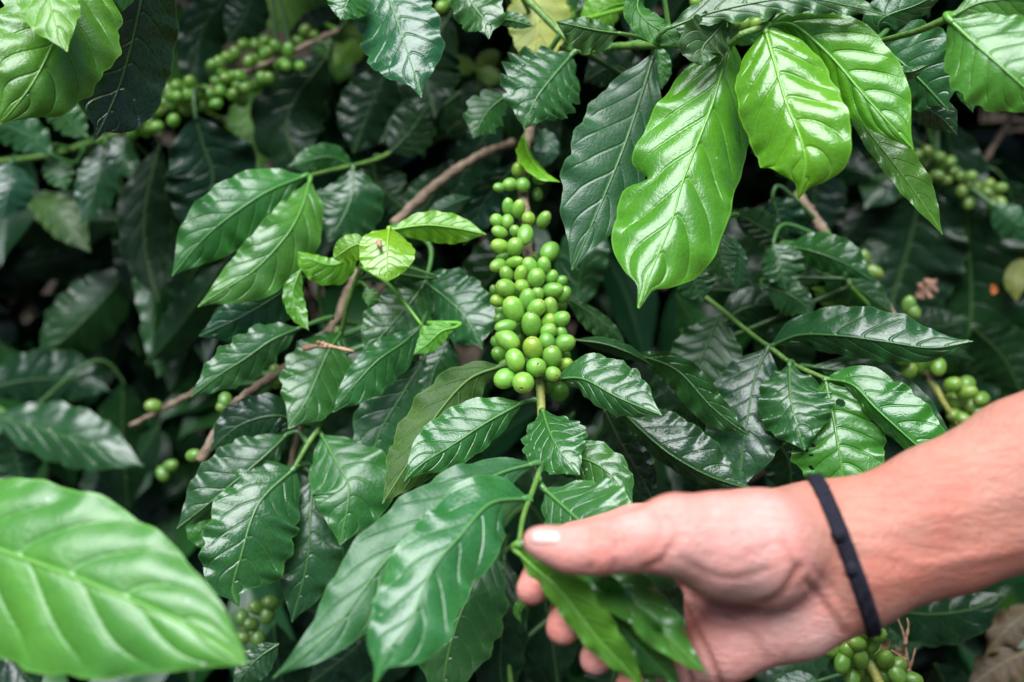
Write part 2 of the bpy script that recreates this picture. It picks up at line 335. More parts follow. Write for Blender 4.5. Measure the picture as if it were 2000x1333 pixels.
# ------------------------------------------------------------------ the fruiting branch in the middle
B = Branch("coffee branch with the long dense central cluster of green berries, tip held by fingers", (1043, 205, .66))
STEM = [(1043, 205, .66), (1036, 250, .64), (1020, 322, .612), (1023, 390, .594), (1030, 470, .578), (1036, 560, .566), (1048, 660, .556), (1056, 740, .547)]
B.stem(STEM, .0034, .0030, BARK)
B.stem([(1054, 742, .547), (1057, 800, .538), (1058, 850, .522)], .0026, .0021, YELLOW_STEM, 'green_stem', nodes=False)
B.stem([(1058, 846, .523), (1054, 915, .50), (1040, 960, .475), (1022, 1010, .45), (1014, 1062, .428)], .0017, .0010, GREEN_STEM, 'green_stem', nodes=False)
def dstem(y): return float(np.interp(y, [205, 322, 470, 560, 660, 760, 830], [.66, .612, .578, .566, .556, .546, .535]))
MAIN = [(1011,332,13,11,80),(996,361,14,12,200),(975,367,11,9,180),(1021,362,13,13,260),(1055,349,14,12,20,1),(1050,380,13,9,270,1),(993,406,17,11,95),(1013,409,18,12,78),
(970,431,12,12,150),(991,433,13,11,265),(1032,427,12,12,265),(1062,430,17,12,58),(976,454,15,11,160),(1006,452,11,10,100),(1026,459,20,14,262),(976,481,16,13,170),(1006,483,17,15,80),
(1074,492,20,16,232),(981,504,14,9,30,1),(973,519,17,12,205),(1005,512,17,10,10),(1040,507,14,12,60,1),(1035,521,17,14,120),(1063,519,16,13,100),(990,536,15,13,120),(1017,536,16,12,75),
(1048,543,17,16,80),(1077,542,14,12,60),(1096,549,12,10,15),(988,563,19,16,165),(1020,560,14,13,160),(1079,567,20,14,5),(1101,576,17,13,60),(1050,575,13,12,90),(1030,586,20,15,80),
(972,588,14,12,175),(967,569,12,9,120,1),(1003,605,24,19,112),(1048,603,19,16,50),(1075,602,20,14,95),(1096,600,12,10,60,1),(1095,624,18,15,25),(1038,634,24,18,94),(981,626,16,12,150,1),
(988,638,20,12,190),(1072,630,17,14,60),(1071,647,15,14,30),(1015,641,15,10,100,1),(1096,652,15,12,100),(991,664,24,18,325),(1014,668,15,10,80,1),(1041,681,22,18,100),(1068,666,15,14,280),
(1102,671,20,16,18),(1078,697,21,18,95),(977,694,17,14,145,1),(1006,703,20,17,292),(1047,718,18,18,60,0,68),(1080,731,14,14,330,0,62),(1101,699,15,13,70,1),(1103,713,16,12,30),(986,740,20,18,212,0,25),
(1022,748,19,19,250,0,58),(1092,765,19,17,90,1),(987,718,14,13,100,1),(1070,755,13,12,270,1),(972,669,13,12,140,1),(980,608,13,12,120,1),(1028,610,14,12,90,1),(1057,650,14,13,90,1),(1010,577,14,12,90,1),(1012,722,14,13,90,1)]
for i, m in enumerate(MAIN):
    x, y, a, b, an = m[:5]; back = m[5] if len(m) > 5 else 0; tl = m[6] if len(m) > 6 else 18 + (i * 37 % 22)
    cx = 1036 if y > 500 else 1020
    fr = math.sqrt(max(0, 1 - ((x - cx) / 72)**2)); d = dstem(y) + (.012 if back else -.014 * fr) - .0018 * (i % 3)
    c = (.155, .36, .035) if i % 5 == 0 else None
    if (x, y) == (1041, 681): c = (.19, .39, .045)
    if back: c = (.08, .25, .028)
    B.berry(x, y, d, a, b, an, tl, c)
# leaves along it
B.leaf([(1025, 262, .61), (1032, 300, .60), (1060, 338, .585), (1094, 356, .575)], 7, 22, LIME, al=50, ar=-45, pet=False, prof='narrow', wave=.08)
B.leaf([(984, 714, .553), (915, 742, .55), (850, 815, .54), (800, 900, .527), (747, 984, .51)], 62, 52, OLIVE, under=True, al=14, ar=22, wave=.10, q=.03, ragged=.07)
B.leaf([(1022, 786, .54), (950, 826, .53), (880, 872, .52), (826, 905, .512), (790, 940, .51)], 42, 64, MID, al=18, ar=24, wave=.07, q=.05, prof='coffee')
B.leaf([(1060, 802, .528), (1072, 840, .51), (1092, 880, .498), (1132, 928, .49)], 62, 60, MID, al=16, ar=14, wave=.07, ragged=.06, nw=7)
B.leaf([(1088, 740, .54), (1140, 741, .528), (1210, 778, .515), (1292, 812, .505)], 66, 34, (.032, .12, .035, .25), al=24, ar=30, q=.055)
B.leaf([(1120, 664, .565), (1180, 672, .56), (1235, 692, .555), (1275, 715, .555)], 14, 16, MATURE, al=55, ar=55)
B.leaf([(1049, 905, .495), (985, 922, .482), (930, 950, .47), (850, 1010, .457), (755, 1094, .445), (650, 1230, .43), (532, 1326, .425)], 70, 70, (.036, .125, .05, .40), al=6, ar=22, q=.05, wave=.10, ragged=.05, nu=64)
B.leaf([(1032, 974, .465), (958, 984, .448), (900, 1046, .433), (846, 1111, .422), (800, 1216, .408), (752, 1280, .402), (730, 1345, .399)], 84, 82, (.038, .135, .048, .40), al=10, ar=26, q=.05, wave=.08, ragged=.045, prof='blunt', nu=64)
B.leaf([(1062, 955, .49), (1112, 1000, .472), (1165, 1050, .457), (1215, 1110, .45)], 104, 72, (.045, .15, .04, .26), al=18, ar=20, q=.05)
B.leaf([(1062, 915, .505), (1130, 895, .505), (1190, 925, .495), (1235, 990, .485)], 42, 55, MID, al=30, ar=10, ragged=.06)
# ------------------------------------------------------------------ the folded leaves in the fingers
B.leaf([(1006, 1074, .430), (1044, 1110, .422), (1092, 1152, .413), (1166, 1246, .405), (1220, 1304, .402), (1262, 1352, .402)], 46, 28, (.090, .225, .028, .45), under=True, al=-42, ar=25, prof='coffee', petto=(1014, 1062, .428), q=.04, wave=.14, ragged=.05)
B.leaf([(1040, 1092, .432), (1110, 1140, .426), (1190, 1205, .420), (1260, 1275, .416), (1330, 1345, .415)], 58, 50, (.04, .15, .03, .36), al=-45, ar=10, petto=(1014, 1062, .428), q=.06, wave=.24, ragged=.07, nw=4)
B.leaf([(1024, 1086, .436), (1100, 1150, .430), (1180, 1235, .424), (1290, 1350, .421)], 62, 40, (.035, .13, .028, .30), al=-20, ar=30, petto=(1014, 1062, .428), q=.05, wave=.2, ragged=.06, nw=4)
B.leaf([(1070, 1088, .436), (1150, 1118, .424), (1245, 1180, .414), (1310, 1250, .409), (1380, 1318, .407)], 50, 40, (.06, .20, .03, .34), al=20, ar=-55, petto=(1014, 1062, .428), q=.06, wave=.30, ragged=.07, nw=4)
B.leaf([(1110, 1080, .437), (1200, 1105, .430), (1285, 1160, .424), (1342, 1236, .419)], 52, 50, (.024, .09, .03, .25), al=16, ar=6, petto=(1014, 1062, .428), wave=.08)

# ------------------------------------------------------------------ bright young leaves, upper right
U = Branch("near coffee branch with three big glossy bright yellow-green leaves hanging at upper right", (1130, 118, 0.642))
U.stem([(1080, 100, 0.6634), (1190, 92, 0.5992), (1300, 88, 0.5457), (1420, 86, 0.5115), (1448, 68, 0.5008), (1500, 50, 0.5008)], .0026, .0018, GREEN_STEM)
U.leaf([(1426, 82, 0.5243), (1404, 160, 0.5179), (1384, 224, 0.5115), (1335, 350, 0.4986), (1310, 438, 0.4901), (1272, 530, 0.4826), (1247, 602, 0.4783)], 106, 112, YOUNG, al=22, ar=20, q=.095, curv=.05, wave=.035, notch=(.54, -1, .40, .03), nu=90, ragged=.012, prof='blunt', nv=14)
U.leaf([(1494, 58, 0.5008), (1512, 120, 0.4933), (1535, 200, 0.4847), (1560, 262, 0.4783), (1572, 310, 0.4756), (1570, 350, 0.4772), (1558, 390, 0.4815)], 98, 92, (.125, .29, .014, .22), al=12, ar=12, q=.10, curv=.08, prof='blunt', ragged=.012, wave=.02, nu=72, nv=14)
U.leaf([(1500, 50, 0.5072), (1550, 50, 0.5072), (1620, 108, 0.5008), (1690, 190, 0.4922), (1742, 248, 0.4869), (1784, 293, 0.4847)], 88, 48, (.105, .265, .018, .22), al=18, ar=24, q=.09, ragged=.012, wave=.02, nu=64, nv=14)
U.leaf([(1650, 188, 0.5222), (1690, 250, 0.519), (1745, 320, 0.5136), (1800, 395, 0.5115), (1841, 459, 0.5115)], 42, 22, (.10, .25, .022, .30), al=30, ar=-40, prof='coffee', wave=.11, pet=False)
U.leaf([(1648, 190, 0.535), (1690, 220, 0.535), (1720, 262, 0.535)], 26, 30, FRESH, pet=False)
U.leaf([(1278, 104, 0.5618), (1245, 210, 0.5564), (1210, 310, 0.5489), (1160, 430, 0.5425), (1117, 528, 0.5403)], 62, 98, BLUE, al=12, ar=-4, q=.028, wave=.03, nu=60, nv=14, ragged=.03)
U.leaf([(1300, 58, 0.5082), (1400, 22, 0.5029), (1550, -4, 0.4943), (1660, 12, 0.4901), (1737, 32, 0.4869)], 44, 30, DUSTY, al=30, ar=-20, wave=.26, ragged=.10, nw=7, nu=64, q=.03)
U.leaf([(1418, 40, 0.5093), (1392, 70, 0.5072), (1372, 96, 0.5061), (1375, 133, 0.505)], 42, 52, DUSTY, al=15, ar=-20, wave=.12, prof='coffee')
U.leaf([(1262, -30, 0.5243), (1245, 12, 0.5211), (1268, 46, 0.5157), (1318, 74, 0.5115), (1340, 96, 0.5093)], 22, 30, (.04, .14, .03, .4), under=True, al=30, ar=-20, wave=.12)
U.leaf([(1212, 66, 0.535), (1168, 60, 0.5318), (1120, 50, 0.5297), (1086, 42, 0.5297)], 46, 20, (.07, .13, .045, .5), al=10, ar=30, wave=.16, ragged=.10, nw=4)
U.leaf([(1275, 88, 0.5778), (1290, 120, 0.5778), (1292, 175, 0.5778)], 20, 22, MID, pet=False)

F = Branch("coffee branch in the top right corner with a broad pale green leaf", (2080, -60, .47))
F.stem([(2080, -60, .47), (1960, -12, .475), (1860, 32, .48), (1790, 62, .50), (1705, 84, .545)], .0022, .0014, GREEN_STEM)
F.leaf([(1853, 38, .475), (1900, 82, .467), (1960, 135, .458), (2050, 215, .45)], 95, 84, (.075, .22, .03, .25), al=22, ar=10, q=.05)
F.leaf([(1860, 32, .476), (1920, 4, .47), (2010, 0, .462), (2060, 20, .46)], 26, 42, FRESH, al=30, ar=0)
F.leaf([(1705, 84, .56), (1755, 118, .553), (1800, 160, .548), (1852, 216, .545)], 90, 52, (.030, .10, .04, .26), al=4, ar=20, q=.04, prof='blunt')
F.leaf([(1760, 185, .565), (1800, 208, .56), (1838, 230, .56), (1869, 264, .56)], 34, 30, MATURE)
F.leaf([(1716, 128, .535), (1750, 140, .53), (1782, 140, .53), (1812, 127, .53)], 12, 16, MID, al=40, ar=30)
F.leaf([(1720, 92, .56), (1720, 40, .55), (1790, 10, .545), (1850, -20, .54)], 40, 30, (.03, .12, .04, .3), al=20, ar=20)
F.leaf([(1850, 90, .57), (1890, 150, .57), (1900, 220, .57)], 20, 30, MATURE)

# ------------------------------------------------------------------ right-hand branches
R = Branch("mid-right coffee shoot with a long horizontal leaf and a leaf eaten into small holes", (1330, 545, .66))
R.stem([(1330, 545, .66), (1400, 598, .63), (1470, 655, .595), (1500, 676, .583), (1546, 710, .57), (1612, 740, .556)], .0016, .0013, GREEN_STEM)
R.leaf([(1502, 678, .582), (1560, 655, .57), (1640, 656, .553), (1730, 668, .543), (1820, 680, .537), (1902, 667, .533)], 62, 40, (.026, .10, .038, .24), al=28, ar=35, q=.05, wave=.07, nu=60, nv=12)
R.leaf([(1500, 680, .582), (1476, 734, .575), (1460, 815, .567), (1448, 900, .562), (1446, 960, .56)], 78, 80, (.022, .085, .036, .26), al=4, ar=14, q=.035, nu=56)
R.leaf([(1542, 711, .566), (1544, 775, .553), (1556, 832, .544), (1572, 880, .54)], 78, 62, (.028, .11, .032, .27), al=10, ar=8, q=.035, wave=.07)
R.leaf([(1585, 716, .575), (1680, 735, .565), (1770, 790, .558), (1862, 856, .553)], 44, 25, MATURE, al=20, ar=30, q=.05)
R.leaf([(1612, 740, .556), (1665, 752, .545), (1713, 800, .535), (1790, 870, .525), (1870, 940, .52)], 72, 22, (.050, .165, .038, .23), al=16, ar=45, q=.05, nu=60)
R.leaf([(1612, 742, .556), (1628, 820, .547), (1640, 890, .54), (1652, 985, .535)], 88, 92, (.060, .195, .028, .25), al=8, ar=12, q=.045, nu=110, nv=30, ragged=.05,
       holes=[(.21, .30, .035, 4.0), (.52, -.52, .016, 3.6), (.56, -.66, .014, 3.6), (.49, -.60, .010, 3.4), (.60, -.58, .012, 3.6), (.70, -.72, .018, 3.6)], label="leaf eaten into small round holes")
D = Branch("shaded coffee branch with drooping dark leaves just below the big bright leaves", (1560, 340, .72))
D.stem([(1558, 380, .70), (1590, 425, .68), (1612, 455, .665)], .0036, .0032, BARK)
D.stem([(1612, 455, .665), (1640, 490, .65), (1660, 560, .64)], .0026, .0018, GREEN_STEM, 'green_stem')
D.leaf([(1405, 614, .625), (1375, 690, .62), (1345, 760, .618), (1335, 800, .62)], 74, 62, (.020, .085, .022, .38), al=-10, ar=10)
D.leaf([(1510, 474, .64), (1524, 520, .632), (1534, 568, .63)], 46, 36, MATURE)
D.leaf([(1535, 480, .64), (1590, 492, .628), (1650, 515, .62), (1703, 548, .617)], 44, 32, (.025, .10, .028, .3), al=15, ar=20, label="leaf with brown scorched patches")
D.leaf([(1690, 612, .66), (1640, 588, .66), (1584, 562, .66)], 24, 24, (.13, .25, .045, .45), under=True)
D.leaf([(1595, 530, .655), (1660, 555, .65), (1745, 612, .645)], 36, 34, (.02, .085, .022, .35))
D.leaf([(1495, 562, .64), (1540, 575, .63), (1572, 598, .625), (1584, 622, .623)], 28, 38, MATURE, ragged=.08)
D.leaf([(1412, 452, .565), (1405, 500, .558), (1424, 545, .555)], 38, 38, (.035, .13, .03, .35), petto=(1440, 420, .58))
D.leaf([(1345, 505, .60), (1355, 550, .60), (1371, 590, .598)], 42, 34, (.03, .12, .028, .35), pet=False)
D.leaf([(1430, 462, .60), (1445, 520, .598), (1438, 575, .598)], 16, 20, BLUE, pet=False)
D.leaf([(1508, 386, .66), (1520, 430, .655), (1503, 482, .65)], 52, 40, (.018, .06, .036, .2), al=20, ar=-10)
D.leaf([(1550, 480, .66), (1480, 440, .665), (1430, 410, .67)], 30, 30, DARK)
D.leaf([(1112, 585, .60), (1150, 610, .60), (1195, 645, .598), (1222, 674, .597)], 14, 30, (.024, .085, .018, .4), al=30, ar=10, pet=False)
D.leaf([(1236, 690, .575), (1320, 722, .57), (1385, 790, .562), (1430, 828, .556), (1466, 852, .553)], 32, 36, (.030, .11, .035, .27), al=-20, ar=40, wave=.16, pet=False, label="curled leaf with a dry brown tip")
D.leaf([(1195, 782, .575), (1250, 838, .568), (1310, 888, .56), (1385, 930, .555), (1470, 958, .552)], 74, 24, (.020, .075, .026, .22), al=14, ar=50, q=.04, pet=False, nu=60)
D.leaf([(1180, 800, .60), (1210, 860, .60), (1250, 930, .60), (1280, 985, .60)], 40, 36, DARK, pet=False)
D.leaf([(1290, 700, .62), (1330, 780, .61), (1400, 850, .61)], 50, 50, DARK)
D.leaf([(1400, 640, .66), (1460, 600, .66), (1540, 600, .66), (1590, 640, .66)], 40, 40, DARK)
D.leaf([(1500, 840, .63), (1540, 900, .63), (1545, 980, .63)], 50, 50, DARK)

K = Branch("coffee branch far right behind, with very large dark leaves and a cluster of pale berries", (1990, 210, .86))
K.stem([(1990, 205, .86), (1950, 270, .84), (1915, 325, .81), (1880, 365, .79), (1830, 300, .77)], .0028, .0022, BARK)
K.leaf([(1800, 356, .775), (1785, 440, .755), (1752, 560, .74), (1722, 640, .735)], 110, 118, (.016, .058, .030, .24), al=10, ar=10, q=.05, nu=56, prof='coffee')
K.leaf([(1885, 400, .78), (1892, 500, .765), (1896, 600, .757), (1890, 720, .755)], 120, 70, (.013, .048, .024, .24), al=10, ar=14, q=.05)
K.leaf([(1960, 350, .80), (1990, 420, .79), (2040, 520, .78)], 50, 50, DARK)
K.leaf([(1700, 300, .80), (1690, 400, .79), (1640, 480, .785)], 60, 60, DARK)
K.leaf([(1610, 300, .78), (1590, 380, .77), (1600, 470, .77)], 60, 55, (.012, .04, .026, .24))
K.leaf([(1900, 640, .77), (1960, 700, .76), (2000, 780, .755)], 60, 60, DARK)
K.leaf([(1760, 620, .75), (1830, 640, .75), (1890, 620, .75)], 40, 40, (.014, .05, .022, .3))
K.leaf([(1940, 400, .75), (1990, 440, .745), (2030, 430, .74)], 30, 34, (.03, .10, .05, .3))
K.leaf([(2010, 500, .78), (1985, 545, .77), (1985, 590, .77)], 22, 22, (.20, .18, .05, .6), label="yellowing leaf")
for x, y in ((1440,900),(1525,875),(1460,845),(1560,940),(1515,980),(1560,1010),(1455,1005),(1640,985),(1700,985),(1740,1045),(1800,1030),(1865,1050),(1790,1075),(1650,1070),(1690,1135),(1820,1140),(1870,1130),(1840,1200),(1890,1210),(1720,1050),(1610,960),(1400,870),(1490,930),(1590,900)):
    K.berry(1300 + .3503 * x, .3503 * y, .765 + rnd.uniform(-.012, .012), rnd.uniform(13, 15), rnd.uniform(11, 12.5), rnd.uniform(0, 360), rnd.uniform(0, 60), (.13, .26, .05))

Q = Branch("coffee twig with a loose cluster of green berries between the horizontal leaf and the arm", (1690, 560, .72))
Q.stem([(1690, 535, .72), (1735, 600, .70), (1778, 672, .67), (1808, 725, .65), (1822, 750, .645)], .0022, .0020, BARK)
Q.stem([(1816, 742, .647), (1832, 765, .642), (1845, 790, .64), (1880, 840, .64)], .0022, .0018, YELLOW_STEM, 'green_stem')
for x, y in ((1355,835),(1445,805),(1520,810),(1270,735),(1490,735),(1600,910),(1680,905),(1680,950),(1605,1000),(1700,1020),(1760,990),(1610,1080),(1660,1105),(1740,1065),(1640,1150),(1330,760)):
    Q.berry(1300 + .3503 * x, 433 + .3503 * y, .645 + rnd.uniform(-.012, .01), rnd.uniform(16, 18), rnd.uniform(13, 14.5), rnd.uniform(0, 360), rnd.uniform(10, 60), (.115, .25, .035))
for x, y, an in ((1688, 507, 100), (1706, 531, 330), (1775, 597, 90), (1782, 607, 300)): Q.berry(x, y, .69, 17, 12, an, 20, (.12, .26, .05))
Q.leaf([(1800, 700, .665), (1850, 690, .66), (1905, 705, .66)], 16, 18, DARK); Q.leaf([(1850, 850, .68), (1910, 810, .68), (1970, 820, .68)], 20, 26, DARK)

W = Branch("coffee twig with a bunch of green berries hanging below the wrist", (1640, 1130, .62))
W.stem([(1600, 1120, .62), (1660, 1210, .575), (1690, 1285, .56)], .0026, .0024, BARK)
W.stem([(1688, 1280, .56), (1705, 1310, .555), (1725, 1350, .55), (1760, 1400, .54)], .0030, .0028, YELLOW_STEM, 'green_stem')
for x, y, an in ((1105,1040,150),(1175,1065,20),(1065,1115,160),(1145,1125,60),(1010,1160,100),(925,1155,170),(1085,1200,110),(985,1225,250),(1225,1205,95),(1210,1295,30),(1290,1290,300),(1070,1260,270),(1160,1180,200),(1370,1320,0),(1000,1080,150),(1290,1240,30),(1040,1310,240),(1130,1290,10),(1330,1350,60),(1155,1015,70)):
    W.berry(1300 + .3503 * x, 866 + .3503 * y, .553 + (.012 if an in (200, 270, 10) else 0) + rnd.uniform(-.008, .008), rnd.uniform(17, 20), rnd.uniform(13.5, 15.5), an, rnd.uniform(5, 40), (.10, .235, .03))
W.leaf([(1720, 1215, .60), (1735, 1260, .60), (1745, 1290, .60)], 14, 14, MATURE, pet=False)
W.leaf([(1640, 1240, .64), (1560, 1280, .64), (1500, 1350, .64)], 50, 50, (.018, .07, .03, .3)); W.leaf([(1700, 1180, .66), (1800, 1200, .66), (1900, 1190, .66), (1960, 1160, .66)], 60, 60, DARK)
W.leaf([(1600, 1330, .60), (1560, 1340, .60), (1500, 1380, .60)], 30, 30, BLUE)

# ------------------------------------------------------------------ top branches
T = Branch("top middle coffee branch with hanging grey-green leaves, one with a long drip tip", (900, -120, .66))
T.stem([(900, -120, .66), (1000, -30, .62), (1090, 60, .60), (1140, 104, .59)], .0026, .002, GREEN_STEM)
T.leaf([(740, -50, .585), (768, 20, .572), (790, 85, .563), (808, 140, .558), (823, 191, .556)], 78, 80, (.030, .10, .05, .28), al=8, ar=12, q=.045, ragged=.06, prof='drip', petto=(800, -110, .63))
T.leaf([(900, -40, .575), (920, 5, .57), (945, 40, .565), (955, 76, .562)], 52, 42, MID, al=10, ar=10, ragged=.06, prof='drip')
T.leaf([(960, 38, .58), (1000, 40, .575), (1042, 52, .572)], 16, 14, MID, pet=False)
T.leaf([(1118, 106, .59), (1080, 150, .58), (1046, 196, .572), (1024, 252, .57)], 68, 82, (.030, .105, .030, .34), al=10, ar=10, ragged=.09, q=.05, nw=7, prof='coffee')
T.leaf([(990, 186, .61), (958, 212, .605), (940, 238, .602), (924, 270, .60)], 36, 40, (.03, .12, .03, .34), ragged=.14, nw=3.5, prof='coffee')
T.leaf([(688, -40, .57), (682, -5, .565), (665, 40, .56)], 40, 40, MID, pet=False)
T.leaf([(1030, -60, .64), (1048, 0, .635), (1050, 60, .63), (1036, 124, .625)], 60, 58, YELLOW, wave=.04, prof='round', label="dying pale yellow leaf")
T.leaf([(1230, 6, .63), (1190, 14, .625), (1130, 50, .62)], 34, 34, LIME, label="lime green young leaf")
T.leaf([(1010, 320, .655), (960, 375, .645), (930, 425, .64), (905, 480, .635)], 34, 34, (.014, .052, .036, .2), al=-10, ar=-10, pet=False)
T.leaf([(916, 386, .66), (880, 400, .655), (828, 428, .652)], 22, 18, (.025, .085, .04, .3), pet=False)
T.leaf([(1050, 250, .66), (1070, 290, .65), (1060, 330, .65)], 22, 26, (.024, .08, .05, .28), pet=False)
T.leaf([(880, 30, .70), (830, 120, .70), (850, 230, .70)], 70, 60, (.010, .035, .016, .3))
T.leaf([(760, 130, .74), (720, 220, .73), (690, 300, .73)], 60, 60, (.012, .040, .022, .24))
T.leaf([(900, 180, .70), (820, 240, .69), (740, 280, .69)], 50, 50, (.012, .045, .018, .35))
for x, y in ((1300,60),(1320,95),(1600,50),(1540,20),(670,10),(610,40),(1280,20),(1560,70)): T.berry(650 + .35 * x, .35 * y, .66, 13, 11.5, rnd.uniform(0, 360), 30, (.12, .28, .04))
for x, y in ((1435, 45), (1455, 48), (1475, 47), (1360, 6)): T.berry(x, y, .60, 12, 10, rnd.uniform(0, 360), 30, (.14, .30, .04))
T.leaf([(1130, 20, .66), (1160, -10, .66), (1220, -30, .66)], 30, 30, MATURE)
T.leaf([(1250, 160, .66), (1200, 130, .66), (1140, 160, .66)], 40, 40, DARK)
T.leaf([(1350, 60, .60), (1400, 50, .60), (1470, 60, .60), (1530, 60, .60)], 34, 30, MID)

P = Branch("near coffee branch in the top left corner with a broad glossy pale green leaf", (150, -170, 0.53))
P.stem([(150, -200, 0.5406), (175, -110, 0.5247), (240, -70, 0.5353), (320, -80, 0.5618)], .0024, .002, GREEN_STEM)
P.leaf([(178, -95, 0.5215), (140, 0, 0.5067), (108, 77, 0.4961), (67, 158, 0.4876), (24, 215, 0.4844), (-2, 242, 0.4844)], 112, 112, (.105, .25, .030, .25), al=8, ar=14, q=.09, curv=.05, nu=72, nv=12, notch=(.62, 1, .12, .05), prof='coffee')
P.leaf([(72, -95, 0.4982), (86, -30, 0.4823), (105, 40, 0.4728), (131, 101, 0.4696)], 56, 56, (.13, .285, .022, .3), al=14, ar=14, q=.05, petto=(160, -150, 0.53))
P.leaf([(290, -75, 0.5459), (268, 40, 0.5512), (240, 150, 0.5554), (212, 220, 0.5533), (184, 275, 0.5491)], 82, 86, (.011, .040, .012, .24), al=10, ar=-6, q=.02, wave=.03, nu=56, prof='blunt')
P.leaf([(262, -55, 0.5406), (230, -18, 0.5353), (196, 5, 0.5321), (180, 44, 0.53)], 34, 30, MID, al=10, ar=10)

G = Branch("background coffee branch with a row of green berries running up from the left edge", (-80, 330, .80))
G.stem([(-80, 322, .80), (20, 314, .79), (110, 300, .775), (190, 275, .76), (240, 258, .755)], .0026, .0024, GREEN_STEM, 'green_stem')
G.stem([(235, 260, .755), (300, 225, .75), (370, 195, .745), (440, 160, .74), (520, 125, .74), (600, 88, .74), (660, 60, .75)], .0024, .002, BARK)
for x, y in ((1185,365),(1225,350),(1270,320),(1310,300),(1210,450),(1265,435),(940,500),(985,475),(1075,500),(915,575),(1010,560),(975,635),(1040,615),(820,595),(775,605),(850,545),(840,685),(790,730),(1145,590),(1330,480),(1420,470),(1300,530),(1350,560),(1470,365),(1560,370),(1500,440),(1390,340),(1440,260),(1480,230),(1500,290),(1425,250),(1700,170),(1750,200),(690,660),(720,640),(1060,460),(1050,530),(880,620),(950,540),(745,690),(1360,250),(1540,260)):
    G.berry(.35 * x, .35 * y, .742 + rnd.uniform(-.015, .012), rnd.uniform(13, 15), rnd.uniform(11.5, 13), rnd.uniform(0, 360), rnd.uniform(0, 60), (.105, .25, .035))
for i in range(30):
    t = (i + .5) / 30; G.berry(250 + 345 * t + rnd.uniform(-10, 10), 252 - 160 * t + rnd.uniform(-34, 30), .735 + rnd.uniform(-.015, .02), rnd.uniform(14, 16), rnd.uniform(12, 13.5), rnd.uniform(0, 360), rnd.uniform(0, 60), (.095, .27, .035))
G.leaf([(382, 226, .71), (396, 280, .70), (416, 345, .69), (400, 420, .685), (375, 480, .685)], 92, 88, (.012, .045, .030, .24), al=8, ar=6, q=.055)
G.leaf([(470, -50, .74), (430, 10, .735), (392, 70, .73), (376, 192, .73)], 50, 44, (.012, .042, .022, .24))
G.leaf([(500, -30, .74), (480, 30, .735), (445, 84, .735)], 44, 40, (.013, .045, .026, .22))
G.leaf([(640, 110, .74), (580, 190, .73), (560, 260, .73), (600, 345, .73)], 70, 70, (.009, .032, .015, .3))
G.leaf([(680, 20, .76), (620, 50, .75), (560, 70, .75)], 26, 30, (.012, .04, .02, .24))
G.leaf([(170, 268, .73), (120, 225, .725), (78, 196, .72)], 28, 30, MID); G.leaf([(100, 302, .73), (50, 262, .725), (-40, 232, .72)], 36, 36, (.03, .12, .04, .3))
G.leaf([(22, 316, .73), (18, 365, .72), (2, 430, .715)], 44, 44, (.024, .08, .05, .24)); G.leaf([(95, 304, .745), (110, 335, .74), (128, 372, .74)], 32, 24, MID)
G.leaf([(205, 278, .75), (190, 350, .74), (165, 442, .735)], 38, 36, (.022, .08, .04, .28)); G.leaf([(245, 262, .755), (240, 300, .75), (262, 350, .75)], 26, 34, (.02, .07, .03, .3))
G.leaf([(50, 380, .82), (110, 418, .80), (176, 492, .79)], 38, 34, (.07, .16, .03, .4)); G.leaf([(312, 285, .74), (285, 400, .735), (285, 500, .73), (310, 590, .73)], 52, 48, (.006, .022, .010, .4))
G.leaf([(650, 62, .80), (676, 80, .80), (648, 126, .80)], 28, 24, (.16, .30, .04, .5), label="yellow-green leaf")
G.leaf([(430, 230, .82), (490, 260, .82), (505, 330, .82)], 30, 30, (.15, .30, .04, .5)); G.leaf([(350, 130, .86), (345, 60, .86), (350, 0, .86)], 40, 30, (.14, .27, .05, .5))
G.leaf([(720, -60, .83), (640, 0, .81), (520, 50, .795)], 62, 62, (.20, .40, .06, .5), pet=False); G.leaf([(440, 20, .84), (360, 80, .82), (310, 190, .80)], 60, 50, (.16, .36, .05, .5), pet=False)  # lime leaves to the group's end: sunlit background patches put into their colour
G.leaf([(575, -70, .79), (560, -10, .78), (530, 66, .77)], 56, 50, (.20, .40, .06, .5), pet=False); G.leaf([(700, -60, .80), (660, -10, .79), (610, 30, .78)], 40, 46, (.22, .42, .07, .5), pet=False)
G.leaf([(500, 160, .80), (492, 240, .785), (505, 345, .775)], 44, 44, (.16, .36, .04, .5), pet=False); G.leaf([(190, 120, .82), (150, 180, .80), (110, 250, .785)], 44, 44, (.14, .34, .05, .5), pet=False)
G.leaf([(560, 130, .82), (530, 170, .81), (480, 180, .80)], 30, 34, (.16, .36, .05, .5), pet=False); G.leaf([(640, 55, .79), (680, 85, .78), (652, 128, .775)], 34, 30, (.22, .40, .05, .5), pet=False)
# ------------------------------------------------------------------ left of the berries
M = Branch("mid-left coffee branch with two glossy ribbed leaves drooping to the left", (735, 310, .69))
M.stem([(760, 300, .70), (735, 312, .69), (690, 324, .675), (640, 335, .655), (600, 345, .635)], .0016, .0013, GREEN_STEM)
M.leaf([(598, 343, .632), (520, 376, .615), (440, 430, .602), (385, 480, .597), (336, 540, .594)], 62, 62, (.052, .185, .050, .25), al=14, ar=20, q=.055, wave=.06, nu=56, prof='coffee')
M.leaf([(606, 350, .632), (590, 405, .612), (560, 460, .597), (500, 525, .587), (440, 565, .582), (386, 600, .58)], 64, 52, (.075, .235, .040, .22), al=14, ar=16, q=.06, wave=.06, nu=60, curv=.05)
M.leaf([(598, 540, .628), (530, 585, .612), (470, 620, .604), (388, 657, .60)], 58, 46, (.020, .075, .040, .23), al=14, ar=14, q=.05, petto=(650, 520, .64))
